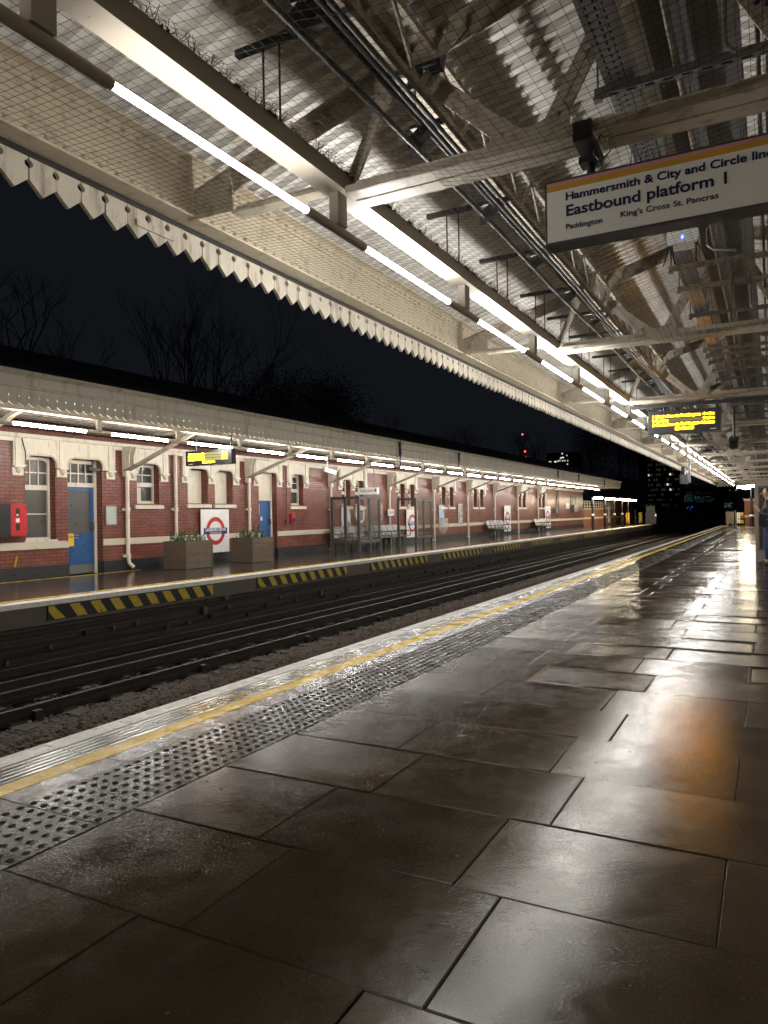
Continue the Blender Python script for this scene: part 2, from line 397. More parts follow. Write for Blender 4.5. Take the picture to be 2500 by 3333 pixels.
# edge strips, tile by tile (black joints between)
mg, wl, rb, yl, bl, gv = MB(), MB(), MB(), MB(), MB(), MB()
y0 = 2.11-.603*9
while y0 < YE-.5:
    y1 = y0+.603; j = .004
    mg.box(-3.1135,-2.962,y0+j,y1-j,-.027,0)
    wl.box(-3.62,-3.475,y0+.002,y1-.002,-.07,.002)
    rb.box(-3.473,-3.243,y0+j,y1-j,-.027,-.012)
    for k in range(5):
        x = -3.455+k*.044; rb.box(x,x+.027,y0+j,y1-j,-.012,.001)
    yl.box(-3.2415,-3.115,y0+.0015,y1-.0015,-.027,.0015)
    bl.box(-2.96,-2.462,y0+j,y1-j,-.027,0)
    for a in range(7):
        for c in range(9):
            bl.dome((-2.96+.046+a*.0678, y0+.034+c*.067, 0), .0185, .0065, 10 if y0 < 9 else 6, rings=2 if y0 < 9 else 1)
    y0 = y1
for k in range(5):
    x = -3.455+k*.044+.0275
    gv.box(x,x+.016,-3,YE-.5,-.011,-.006)
o = mg.build('platform_margin', M['margin'], kind='structure')
wl.build('platform_edge_line', M['whiteline'], kind='structure')
rb.build('ribbed_edge_paving', M['ribs'], kind='structure')
gv.build('paving_grooves', M['groove'], kind='structure')
yl.build('yellow_safety_line', M['yellowline'], kind='structure')
bl.build('tactile_paving', M['blister'], kind='structure')
for k, (yy, t) in enumerate(((3.55,'MIND THE GAP'),(4.78,'MIND THE GAP'),(7.3,'MIND THE GAP'))):
    o = words(t, .17, (-3.265, yy, .0022), 'up', M['wornyellow'], None, width=.95, name='painted_warning', ext=.0004)
    o['kind'] = 'structure'
# crossing mark far along the edge
b = MB(); b.box(-3.2,-2.4,24.9,25.12,.004,.008); b.build('white_stop_mark', M['whiteline'], label='white painted bar across the yellow line far along the near platform', cat='marking')
# platform end ramp
b = MB(); b.quad((-3.57,YE,-.01),(1.3,YE,-.01),(1.3,YE+9,-1.3),(-3.57,YE+9,-1.3)); b.build('platform_ramp', M['slab'], kind='structure')

# track bed and ballast
b = MB(); b.box(-10.03,-3.58,-8,260,-1.5,-1.16); b.build('track_bed', M['stone'], kind='structure')
def ballast():
    # low-poly stones, each a squashed jittered octahedron-ish solid
    ico = np.array([[0,0,1],[.894,0,.447],[.276,.851,.447],[-.724,.526,.447],[-.724,-.526,.447],[.276,-.851,.447],
                    [.724,.526,-.447],[-.276,.851,-.447],[-.894,0,-.447],[-.276,-.851,-.447],[.724,-.526,-.447],[0,0,-1]])
    F = np.array([[0,1,2],[0,2,3],[0,3,4],[0,4,5],[0,5,1],[1,6,2],[2,7,3],[3,8,4],[4,9,5],[5,10,1],
                  [6,7,2],[7,8,3],[8,9,4],[9,10,5],[10,6,1],[11,7,6],[11,8,7],[11,9,8],[11,10,9],[11,6,10]])
    P = []
    for (xa,xb,ya,yb,nn,zb) in ((-7.65,-6.15,3.2,12,11500,-1.12),(-7.65,-6.15,12,34,9000,-1.12),(-9.1,-7.9,4.5,16,2600,-1.135),(-7.65,-6.15,34,64,4000,-1.12)):
        x = rng.uniform(xa,xb,nn); y = rng.uniform(ya,yb,nn)
        hump = .10*np.exp(-((x+6.75)/.42)**2) if zb > -1.13 else 0*x
        z = zb + hump + rng.uniform(-.02,.025,nn)
        s = rng.uniform(.022,.046,nn)*(1 if ya < 12 else 1.25)
        P.append(np.stack([x,y,z,s],1))
    P = np.concatenate(P); N = len(P)
    jit = rng.uniform(.65,1.25,(N,12,1)); V = ico[None]*jit
    V = V*np.stack([rng.uniform(.8,1.3,N),rng.uniform(.7,1.1,N),rng.uniform(.55,.9,N)],1)[:,None,:]
    an = rng.uniform(0,2*PI,N); c, s = np.cos(an), np.sin(an)
    x = V[...,0]*c[:,None]-V[...,1]*s[:,None]; y = V[...,0]*s[:,None]+V[...,1]*c[:,None]
    V = np.stack([x,y,V[...,2]],-1)*P[:,3][:,None,None] + P[:,None,:3]
    tri = (F[None]+12*np.arange(N)[:,None,None]).reshape(-1,3)
    me = bpy.data.meshes.new('ballast'); me.vertices.add(N*12); me.vertices.foreach_set('co', V.reshape(-1))
    me.loops.add(tri.size); me.loops.foreach_set('vertex_index', tri.reshape(-1).astype(np.int32))
    me.polygons.add(len(tri)); me.polygons.foreach_set('loop_start', np.arange(0,tri.size,3,dtype=np.int32)); me.polygons.foreach_set('loop_total', np.full(len(tri),3,dtype=np.int32))
    me.materials.append(M['stone']); me.update(); me.validate()
    link(bpy.data.objects.new('ballast', me), None, (0,0,0), 'loose brown ballast stones heaped beside the near rail', 'ballast', None, 'stuff')
ballast()
def rail(x, zt, label, grp, flat=True):
    b = MB(); h = .15
    t = thing('rail', (x,0,zt-h), label, 'rail', grp)
    pr = [(x-.07,zt-h),(x+.07,zt-h),(x+.07,zt-h+.015),(x+.012,zt-h+.035),(x+.012,zt-.045),(x+.036,zt-.035),(x+.036,zt-.004),(x-.036,zt-.004),(x-.036,zt-.035),(x-.012,zt-.045),(x-.012,zt-h+.035),(x-.07,zt-h+.015)]
    b.prism(pr, 'y', -6, 150); b.build('rail_web', M['rail'], t)
    c = MB(); c.box(x-.03,x+.03,-6,150,zt-.0038,zt+.002); c.build('rail_head', M['railtop'], t)
rail(-7.78,-.93,'running rail of the far track, on the side nearer the ballast heap','rails')
rail(-9.215,-.93,'running rail of the far track, on the side beneath the opposite platform','rails')
rail(-8.5,-.89,'raised conductor rail midway between the two far running rails','rails')
rail(-9.66,-.86,'conductor rail closest to the opposite platform wall','rails')
rail(-4.32,-.93,'running rail hidden under the near platform edge','rails')
rail(-5.755,-.93,'near-track running rail beside the ballast heap','rails')
b = MB(); b.box(-9.9,-7.35,-.12,.13,-1.21,-1.07)
for x in (-7.78,-9.215): b.box(x-.16,x+.16,-.09,.10,-1.07,-1.055)
s0 = b.build('sleeper', M['sleeper'], label='grimy sleeper among dark ballast beneath the far rails', cat='sleeper', group='sleepers of the far track')
s0.location.y += 4.0; WL[s0.name].y += 4
for k in range(1,60): copy_tree(s0, (0,k*.71,0))
# chair blocks beside the near running rail of the far track
b = MB(); b.box(-7.70,-7.62,-.05,.05,-1.12,-.97); b.box(-7.715,-7.60,-.09,.09,-1.14,-1.10)
s1 = b.build('rail_anchor', M['rail'], label='small rusty block clipped against the far track rail', cat='rail clip', group='blocks clipped beside the rail')
s1.location.y += 5.7; WL[s1.name].y += 5.7
for k in range(1,9): copy_tree(s1, (0,k*2.84,0))

# opposite platform
b = MB(); b.box(-14.0,-10.30,-4,74,-1.5,0); b.build('opposite_platform', M['oppfloor'], kind='structure')
b = MB(); b.box(-10.30,-10.14,-4,74,-1.5,-.034); b.build('opposite_platform_face', M['brickdark'], kind='structure')
b = MB(); b.box(-10.14,-10.055,-4,74,-.37,-.075); b.build('opposite_platform_beam', M['concrete'], kind='structure')
b = MB()
y = -4
while y < 73.8:
    b.box(-10.34,-10.02,y+.004,y+.896,-.073,.003); y += .9
b.build('opposite_platform_coping', M['coping'], kind='structure')
b = MB(); b.box(-10.52,-10.40,-4,74,.002,.005); b.build('opposite_yellow_line', M['yellowline'], kind='structure')
b = MB(); b.box(-13.86,-13.80,7.5,13.2,.002,.005); b.build('wall_yellow_line', M['yellowline'], kind='structure')
b = MB(); b.box(-10.14,-10.09,-4,70,-.52,-.46); b.box(-10.14,-10.10,-4,70,-.68,-.65); b.box(-10.14,-10.10,-4,70,-.80,-.765); b.tube([(-10.08,-4,-.96),(-10.08,30,-.93),(-10.08,74,-.96)],.03)
b.build('cable_run', M['rail'], label='dark cables and ledges running along the opposite platform wall face', cat='cables')
for k in range(44):
    y = 5.2+k*.62+random.uniform(-.1,.1); z = random.choice((-.58,-.70,-.74,-.82))
    q = MB(); q.box(-10.115,-10.06,y,y+.05,z-.07,z); q.build('cable_cleat', M['concrete' if random.random()<.6 else 'rail'], label='small grey cleat holding cables on the opposite platform wall', cat='cleat', group='cable cleats on the platform wall')
for k,(y,z) in enumerate(((6.45,-.62),(11.25,-.52),(11.9,-.29),(15.55,-.6),(28.3,-.5))):
    q = MB(); q.box(-10.085,-10.05,y,y+.11,z-.15,z)
    q.build('wall_tag', M['concrete'] if k else M['orangebrick'], label=['rusty square tag low on the opposite wall at left','small white tag below the end of the first hazard panel','tiny white plate near hazard panel end','white tag under the second hazard panel','white tag under the far hazard panels'][k], cat='tag')

# hazard panels under the opposite edge
def hazard(y0, i):
    L = 3.85
    t = thing('hazard_panel', (-10.05,y0,-.33), 'black and yellow striped hazard board on opposite platform edge, %s one from the left' % ['first','second','third','fourth','fifth','sixth','seventh','eighth','ninth'][i], 'hazard board', 'hazard boards along the platform edge')
    b = MB(); b.box(-10.055,-10.03,y0,y0+L,-.315,-.082); b.build('panel', M['hazblack'], t)
    s = MB(); z0,z1 = -.305,-.095; sl = .155; wd = .2; nst = 10; pit = (L-.02)/(nst-.55)
    for k in range(nst):
        a = y0+.015+k*pit-.02
        pts = [(a,z1),(a+wd,z1),(a+wd+sl,z0),(a+sl,z0)]
        pts = [(min(max(p[0],y0+.015),y0+L-.015),p[1]) for p in pts]
        if k == 0: pts = [(y0+.015,z1),(y0+wd*.55,z1),(y0+wd+sl-.03,z0),(y0+sl-.03,z0),(y0+.015,z0+.13)]
        if max(p[0] for p in pts)-min(p[0] for p in pts) < .05: continue
        s.prism(pts,'x',-10.03,-10.027)
    s.build('stripe', M['yellow'], t); c = MB()
    for k in range(9):
        c.dome((-10.0268,y0+.2+k*.43+random.uniform(-.05,.05),random.choice((-.13,-.27))),.018,.008,8,(1,0,0))
    c.build('bolt', M['hazblack'], t)
hy = [7.67,12.96,18.13,23.3,28.5,33.7,39.2,44.9,50.6]
for i,y in enumerate(hy): hazard(y,i)

# ------------------------------------------------------------------ near canopy
YC0, YC1 = -3.0, 58.2
XE = -3.37                       # web of the eave girder
def zr(x): return 3.64+.30*(x+3.47) if x <= -.4 else 3.64+.30*(-.4+3.47) - .30*(x+.4)
t = thing('platform_canopy', (-1.2,YC0,2.9), 'long cream and rusty iron canopy roofed in corrugated sheet over the near platform', 'canopy')
CAN = t
# corrugated roof
def corrugated(xs, y0, y1, pitch, amp, th=0):
    b = MB(); prof = ((0,-1),(.36,-1),(.48,1),(.88,1)); ny = int((y1-y0)/pitch)
    for i in range(ny):
        for f, a in prof:
            for x, z in xs: b.v.append((x,y0+(i+f)*pitch,z+amp*a))
    m = len(xs); N = len(b.v)//m
    for i in range(N-1):
        for j in range(m-1):
            b.f.append([i*m+j,i*m+j+1,(i+1)*m+j+1,(i+1)*m+j]); b.sm.append(False); b.mi.append(0)
    return b
b = corrugated([(-3.50,zr(-3.50)),(-2.5,zr(-2.5)),(-1.5,zr(-1.5)),(-.4,zr(-.4)),(.4,zr(.4)),(1.28,zr(1.28))], YC0, YC1, .136, .024)
b.build('roof_sheet', M['roof'], t)
# eave plate girder
b = MB()
b.box(XE-.006,XE+.006,YC0,YC1,3.225,3.60)
b.box(XE-.10,XE+.08,YC0,YC1,3.21,3.225); b.box(XE-.08,XE+.08,YC0,YC1,3.60,3.614)
b.box(XE+.006,XE+.016,YC0,YC1,3.225,3.30); b.box(XE+.006,XE+.016,YC0,YC1,3.52,3.60)
y = YC0+.05
while y < 26:
    b.dome((XE+.016,y,3.268),.020,.024,8,(1,0,0)); b.dome((XE+.016,y+.05,3.555),.018,.022,8,(1,0,0)); y += .118
for k in range(13):
    y = 3.7+4.72*k
    b.box(XE+.016,XE+.075,y-.06,y-.045,3.225,3.60)
b.build('eave_girder', M['girder'], t)
b = MB(); b.box(-3.4562,-3.43,YC0,YC1,3.186,3.2095); b.build('shadow_gap_strip', M['black'], t)  # black strip standing in for the shadow between valance and flange
# valance boards: pointed, with a half round hole on every joint
b = MB(); pw = .168; y = YC0; XV = -3.47; i = 0
while y < YC1-pw:
    gp = .0035; z0 = 3.068+random.uniform(-.008,.008); zt = 3.235; rr = .021; zc = 3.150
    arc1 = [(y+gp+rr*math.sin(PI*k/6), zc-rr*math.cos(PI*k/6)) for k in range(7)]
    arc2 = [(y+pw-gp-rr*math.sin(PI*k/6), zc+rr*math.cos(PI*k/6)) for k in range(7)]
    if y > 22: arc1 = []; arc2 = []
    pts = [(y+gp,z0)] + arc1 + [(y+gp,zt),(y+pw-gp,zt)] + arc2 + [(y+pw-gp,z0),(y+pw/2,z0-.068)]
    d = random.uniform(-.003,.003)
    b.prism(pts,'x',XV-.013+d,XV+.013+d); y += pw + (random.uniform(-.004,.004)); i += 1
b.box(XV+.0165,XV+.028,3.30,3.62,3.075,3.115)
b.build('valance', M['valance'], t)
# end valance across the platform end
b = MB(); x = -3.45
while x < 1.1:
    b.prism([(x+.003,3.02),(x+.003,3.3),(x+.197,3.3),(x+.197,3.02),(x+.1,2.93)],'y',YC1-.03,YC1); x += .2
b.build('end_valance', M['fascia'], t)

# roof trusses
def truss_mesh():
    b = MB()
    Z = lambda x: zr(x)-.30
    b.bar((-3.36,0,Z(-3.36)-.06),(-.36,0,Z(-.36)-.06),.014,.125); b.bar((-3.36,0,Z(-3.36)-.006),(-.36,0,Z(-.36)-.006),.13,.014)
    b.bar((-.44,0,Z(-.44)-.06),(1.26,0,Z(1.26)-.06),.014,.125); b.bar((-.44,0,Z(-.44)-.006),(1.26,0,Z(1.26)-.006),.13,.014)
    for yb in (-.121,.109): b.box(-2.12,1.28,yb,yb+.012,3.096,3.135)
    web = [((-2.14,3.20),(-1.86,Z(-1.86)-.10),.065),((-1.72,Z(-1.72)-.14),(-1.16,3.20),.105),((-.95,3.22),(-.43,Z(-.43)-.12),.10),
           ((.92,3.17),(.62,Z(.62)-.1),.065),((.15,3.22),(-.36,Z(-.36)-.12),.10),((.92-.56,3.2),(.9,Z(.9)-.12),.1)]
    for (p,q,wd) in web:
        b.bar((p[0],-.022,p[1]),(q[0],-.022,q[1]),.016,wd); b.bar((p[0],.0,p[1]),(q[0],.0,q[1]),.07,.012)
    def gus(pts, riv, y=-.034):
        b.prism(pts,'y',y-.007,y+.007)
        for (x,z) in riv: b.dome((x,y-.007,z),.019,.016,10,(0,-1,0))
    zz = Z(-1.72)-.06
    gus([(-2.04,zz-.155),(-1.78,zz-.165),(-1.70,zz-.19),(-1.60,zz-.20),(-1.55,zz-.13),(-1.50,zz-.02),(-1.40,zz+.05),(-1.40,zz+.145),(-1.72,zz+.055),(-2.04,zz-.04)],
        [(-1.93,zz-.06),(-1.80,zz-.02),(-1.66,zz+.03),(-1.52,zz+.07),(-1.76,zz-.10),(-1.66,zz-.12),(-1.58,zz-.03)])
    gus([(-1.30,3.105),(-.86,3.105),(-.86,3.26),(-.885,3.31),(-.94,3.32),(-.985,3.255),(-1.06,3.225),(-1.13,3.25),(-1.20,3.32),(-1.27,3.27)],
        [(-1.22,3.23),(-1.17,3.14),(-1.02,3.14),(-.92,3.15),(-.92,3.26)])
    gus([(.06,3.105),(.46,3.105),(.46,3.28),(.40,3.32),(.33,3.25),(.25,3.225),(.18,3.255),(.13,3.32),(.08,3.31),(.06,3.26)], [(.12,3.15),(.36,3.15),(.4,3.25)])
    gus([(-3.35,3.20),(-2.98,3.20),(-2.98,3.33),(-3.0,3.45),(-3.15,3.41),(-3.35,3.35)], [(-3.28,3.25),(-3.18,3.25),(-3.06,3.25),(-3.18,3.33),(-3.08,3.38)], -.06)
    gus([(-.72,Z(-.4)-.16),(-.08,Z(-.4)-.16),(-.4,Z(-.4)+.02)], [(-.5,Z(-.4)-.1),(-.3,Z(-.4)-.1)])
    return b
def tie_mesh():
    b = MB()
    for s in (-1,1):                                           # double angle tie, gap in the middle
        y0, y1 = (-.108,-.009) if s < 0 else (.009,.108)
        b.box(-2.12,1.28,y0,y1,3.095,3.108)
        ya = -.020 if s < 0 else .010; b.box(-2.12,1.28,ya,ya+.010,3.108,3.20)
    b.box(-3.0,-2.28,-.05,.05,3.185,3.20); b.box(-3.0,-2.28,-.006,.006,3.20,3.245); b.box(-2.275,-2.12,-.04,.04,3.2245,3.236)
    return b
tm = truss_mesh(); tr0 = tm.build('truss', M['truss'], t, loc=(0,0,0))
tie0 = tie_mesh().build('tie_beam', M['cream_grimy'], tr0, loc=(0,0,0)); tie0.location = (0,0,0)  # tie painted paler than the truss, standing in for light on its underside
base = tr0.location.copy()
tr0.location = base + Vector((0,3.72,0)); WL[tr0.name] = Vector((0,3.72,0))
for k in range(-1,12):
    if k: copy_part(tr0, (0,4.72*k,0), t)
# purlins: I-section with bright soffit, and lattice strut beside
b = MB()
for x in (-1.82,.9):
    z = (3.845 if x < 0 else zr(x)-.25); b.box(x-.055,x+.055,YC0,YC1,z-.125,z-.115); b.box(x-.006,x+.006,YC0,YC1,z-.115,z+.02)
    b.box(x-.05,x+.05,YC0,YC1,z+.02,z+.03)
b.build('purlin', M['truss'], t)
b = MB(); x = -1.60; zt, zb = 3.80, 3.50
b.bar((x,YC0,zt),(x,YC1,zt),.03,.035); b.bar((x,YC0,zb),(x,YC1,zb),.03,.035)
y = YC0
while y < YC1-.6:
    b.bar((x,y,zb),(x,y+.295,zt),.035,.012,(1,0,0)); b.bar((x,y+.295,zt),(x,y+.59,zb),.035,.012,(1,0,0)); y += .59
b.build('lattice_beam', M['truss'], t)

# bird netting (sagging lattice of twine)
def net(name, prof, y0, y1, pitch, r, sag, label, wav=0.0):
    r *= 1.1
    b = MB(); prof = [Vector((p[0],0,p[1])) for p in prof]
    L = [0]
    for p,q in zip(prof[:-1],prof[1:]): L.append(L[-1]+(q-p).length)
    def at(s):
        for k in range(len(prof)-1):
            if s <= L[k+1]+1e-6:
                f = (s-L[k])/(L[k+1]-L[k]); return prof[k].lerp(prof[k+1], f)
    def P(s, y):
        p = at(s); u = s/L[-1]; f = ((y-3.72)/4.72) % 1
        return (p.x + wav*.6*math.sin(y*1.9+s*5)*math.sin(PI*u), y+wav*.5*math.sin(s*6+y*.7), p.z - sag*4*u*(1-u)*(4*f*(1-f)*.75+.25) + wav*.25*math.sin(y*2.3+s*3)*math.sin(PI*u))
    def strand(pts):
        vs = []; 
        for p in pts: vs += [(p[0]-r,p[1]-r,p[2]-r*.5),(p[0]+r,p[1]+r,p[2]-r*.5),(p[0],p[1],p[2]+r)]
        fs = [(3*i+k,3*i+(k+1)%3,3*i+3+(k+1)%3,3*i+3+k) for i in range(len(pts)-1) for k in range(3)]
        b.add(vs, fs)
    ns = int(L[-1]/pitch)
    for i in range(ns+1):
        s = i*L[-1]/ns; k = int((y1-y0)/.3); strand([P(s,y0+j*(y1-y0)/k) for j in range(k+1)])
    ny = int((y1-y0)/pitch)
    for j in range(ny+1):
        y = y0+j*pitch; k = max(4,int(L[-1]/.15)); strand([P(i*L[-1]/k,y) for i in range(k+1)])
    return b.build(name, M['net'], None, loc=(prof[0].x,y0,prof[0].z), label=label, cat='netting')
net('bird_net', [(-3.31,3.235),(-2.28,3.20)], 1.2, 24, .05, .0010, .02, 'bird netting stretched between the eave girder and the lighting channel', .01)
net('bird_net', [(-2.12,3.215),(-2.0,3.16),(-1.3,3.075),(-.9,3.07),(-.05,3.20),(.3,3.30)], 1.2, 24, .05, .0010, .05, 'wide sagging bird netting strung under the tie beams right of the lighting channel', .035)

# lighting channel with its bottom flange lit by the tubes
t = thing('lighting_channel', (-2.2,YC0,3.12), 'long cream steel channel carrying the tube lights under the near canopy', 'lighting trough')
b = MB(); b.box(-2.272,-2.128,YC0,57.6,3.122,3.128); b.box(-2.272,-2.264,YC0,57.6,3.128,3.222); b.box(-2.136,-2.128,YC0,57.6,3.128,3.222)
for k in range(120):
    y = YC0+.4+k*.5; b.dome((-2.2+random.uniform(-.02,.02),y,3.122),.006,.003,6,(0,0,-1))
b.build('channel', M['channel'], t)
b = MB(); y = YC0                      # moss and net ties along the upper edge
while y < 22:
    n_ = random.randint(1,4); c = Vector((-2.132,y,3.224))
    for k in range(n_):
        d = Vector((random.uniform(-.02,.05),random.uniform(-.05,.05),random.uniform(.0,.05)))
        b.tube([c,c+d*.5+Vector((0,0,random.uniform(-.01,.01))),c+d],.0018,3,False,False)
    if random.random() < .25: b.dome(c+Vector((.004,0,-.006)),random.uniform(.008,.02),.016,6,(.6,0,.8))
    y += random.uniform(.012,.05)
b.build('moss', M['moss'], t)
# hangers of the channel
for k, y in enumerate((3.02,5.41,6.62,7.9,9.0,10.1,11.6,12.9,14.1,16.4,17.6,18.8,21,22.2,23.5,25.8,27,28.3,30.5,32)):
    h = thing('channel_hanger', (-2.2,y,3.4), 'black strut with two thin rods, %s one along the near lighting channel' % ORD[k], 'hanger', 'hangers holding the lighting channel')
    b = MB(); b.box(-2.42,-1.72,y-.018,y+.018,3.64,3.675); b.build('strut', M['black'], h)
    for x in (-2.25,-2.15):
        b = MB(); b.tube([(x,y,3.21),(x,y,3.64)],.006,6); b.build('rod', M['black'], h)
# tube lights
def tube_light(x, y0, z, label, grp, post_top, pitch, TL=1.49, tr_=.0155, sr=.027, tm_=None):
    tm_ = tm_ or M['tube']
    """lit tube y0..y0+TL with grey sleeves at both ends and a post"""
    h = thing('tube_light', (x,y0,z), label, 'tube light', grp)
    b = MB(); b.tube([(x,y0,z),(x,y0+TL,z)],tr_,14); b.build('tube', tm_, h)
    b = MB(); b.tube([(x,y0+TL,z),(x,y0+pitch,z)],sr,14); b.tube([(x,y0+TL-.02,z),(x,y0+TL,z)],sr*.8,14,True,False); b.tube([(x,y0+pitch-.001,z),(x,y0+pitch+.02,z)],sr*.8,14,True,False)
    b.build('end_sleeve', M['channel'], h)
    b = MB(); ym = y0+TL+(pitch-TL)*.52; b.box(x-.03,x+.03,ym-.05,ym+.05,z+sr*.9,post_top); b.build('post', M['channel'], h)
    return h
PN = 1.975
protos = {}
for k in range(0,29):
    if k == 0: lab = 'tube light of the near canopy row behind the camera'
    elif k == 1: lab = 'tube light at the top left corner, only its grey sleeve in view'
    else: lab = '%s lit tube from the camera in the row under the near canopy' % ORD[k-2]
    key = 'tube_old' if k < 3 else ('tube' if k % 2 else 'tube_mid')
    if key not in protos:
        protos[key] = (k, tube_light(-2.2, 1.972+(k-2)*PN, 2.912, lab, 'tube lights under the near canopy', 3.1215, PN, 1.361, tm_=M[key]))
    else: copy_tree(protos[key][1], (0,(k-protos[key][0])*PN,0), None, lab)

# conduits: bundle of black pipes running along the truss
t = thing('conduit_bundle', (-1.68,YC0,3.4), 'bundle of black pipes clipped along the near canopy above the tie beams', 'pipes')
for (x,z,r) in ((-1.77,3.36,.017),(-1.69,3.43,.015),(-1.655,3.43,.015),(-1.62,3.44,.013)):
    b = MB(); pts = [(x,YC0+i*.59,z+.012*math.sin(i*.8+x*30)*(1 if r > .016 else .3)) for i in range(104)]; b.tube(pts,r,8); b.build('pipe', M['cable'], t)
b = MB(); y = YC0+.9
b.box(-1.79,-1.60,y-.02,y+.02,3.455,3.475); b.prism([(-1.80,3.33),(-1.62,3.455),(-1.72,3.455),(-1.80,3.40)],'y',y-.035,y+.035)
c0 = b.build('clip', M['black'], t)
for k in range(1,50): copy_part(c0, (0,k*1.18,0), t)
b = MB(); b.box(-1.86,-1.52,3.60,3.66,3.645,3.69); b.tube([(-1.84,3.6,3.66),(-1.72,3.6,3.66)],.02,8); b.tube([(-1.62,3.6,3.665),(-1.54,3.6,3.665)],.018,8); b.tube([(-1.68,3.62,3.65),(-1.68,3.62,3.44)],.006,6); b.box(-1.71,-1.64,3.59,3.64,3.56,3.645)
b.build('beam_clamp', M['black'], None, label='black clamp with hanging rod under the rivet plate of the first truss', cat='clamp')

# cable tray, duct, struts right of centre
t = thing('cable_tray', (-.66,YC0,3.5), 'perforated steel cable tray running along the near canopy right of the trusses', 'cable tray')
b = MB(); y = YC0
b.box(-.735,-.725,YC0,YC1,3.495,3.545); b.box(-.595,-.585,YC0,YC1,3.495,3.545)
for x0,x1 in ((-.725,-.705),(-.692,-.665),(-.652,-.628),(-.615,-.595)): b.box(x0,x1,YC0,YC1,3.495,3.498)
while y < 20:
    b.box(-.705,-.692,y,y+.03,3.495,3.498); b.box(-.665,-.652,y+.02,y+.05,3.495,3.498); b.box(-.628,-.615,y,y+.03,3.495,3.498); y += .055
b.build('tray', M['galv'], t)
b = MB()
for k in range(5): b.tube([(-.71+k*.026,YC0+i*1.1,3.512+.006*math.sin(i*1.3+k)) for i in range(55)],.010,6)
b.build('cable', M['cable'], t)
b = MB(); b.box(-.50,-.10,YC0,YC1,3.56,3.84)
for k in range(24): y = YC0+1+k*2.4; b.box(-.503,-.097,y,y+.03,3.557,3.84)
b.build('air_duct', M['duct'], None, label='wide grey boxed duct running along the middle of the near canopy', cat='duct')
t = thing('conduit_bundle', (-.36,YC0,3.5), 'slim grey pipes fixed below the wide duct of the near canopy', 'pipes')
for (x,z,r,m_) in ((-.385,3.515,.018,'steel_dark'),(-.335,3.52,.010,'galv'),(-.02,3.52,.012,'black'),(.02,3.5,.01,'black')):
    b = MB(); b.tube([(x,YC0,z),(x,YC1,z)],r,8); b.build('pipe', M[m_], t)
sy = [3.97,7.17,7.87,9.02,10.06,11.0,11.45,12.0,12.7,13.6,14.9,16.0,17.1,18.6,20,21.2,23,24.5,26,28,30,33,36,39]
for k,y in enumerate(sy):
    q = MB(); q.box(-.79,.12,y-.021,y-.017,3.445,3.487); q.box(-.79,.12,y+.017,y+.021,3.445,3.487); q.box(-.79,.12,y-.017,y+.017,3.483,3.487); q.box(-.79,.12,y-.017,y-.010,3.445,3.448)
    q.box(-.79,.12,y+.010,y+.017,3.445,3.448)
    for j in range(10): q.box(-.76+j*.09,-.72+j*.09,y-.010,y+.010,3.445,3.448)
    for x in (-.775,.105): q.tube([(x,y,3.43),(x,y,zr(x)-.02)],.006,6)
    for x in (-.775,.105): q.box(x-.02,x+.02,y-.022,y+.022,3.425,3.4445)
    q.build('strut_channel', M['steel_dark' if k % 3 else 'duct'], None, label='%s slotted cross strut carrying the cable tray under the near canopy' % ORD[k], cat='strut', group='struts carrying the cable tray')
# bent conduit on the right
for k,(y,lab) in enumerate(((3.55,'bent dark conduit dropping from the duct at the first tie beam, top right'),(8.2,'bent pale conduit dropping from the duct at the second tie beam'))):
    q = MB(); pts = [(-.145,y,3.55),(-.145,y,3.32)]
    pts += [(-.145+.07*(1-math.cos(a*PI/12)),y,3.32-.07*math.sin(a*PI/12)) for a in range(1,7)] + [(.14,y,3.25)]
    q.tube(pts,.011,8); q.tube([(-.145,y,3.545),(-.145,y,3.56)],.016,8); q.build('bent_conduit', M['steel_dark' if not k else 'galv'], None, label=lab, cat='conduit')
def loop(name, c, r, y, lab, tail):
    q = MB(); pts = [(c[0]+r*math.cos(a*PI/10),y+.002*a,c[1]+r*1.05*math.sin(a*PI/10)) for a in range(21)]
    q.tube(pts,.004,6); q.tube(tail,.004,6); q.build(name, M['cable'], None, label=lab, cat='cable')
loop('cable_loop', (-.20,3.33), .075, 7.3, 'black cable coil hanging below the duct beyond the platform sign', [(-.275,7.3,3.33),(-.29,7.3,3.2),(-.285,7.3,3.08),(-.26,7.3,2.98)])
q = MB(); q.tube([(-.40,6.2,3.44),(-.40,6.2,3.31),(-.36,6.18,3.26),(-.2,6.15,3.215)],.012,8); q.build('bent_conduit', M['alu'], None, label='short shiny bent metal pipe just under the wireless box', cat='conduit')
q = MB(); q.tube([(-.70,3.62,3.07),(-.73,3.60,2.98),(-.70,3.60,2.94)],.003,5); q.tube([(-.70,3.62,3.07),(-.655,3.6,3.03),(-.65,3.6,2.97),(-.69,3.6,2.945)],.003,5)
q.build('sign_cable', M['cable'], None, label='thin looped wire beside the left hanger of the platform sign', cat='cable')
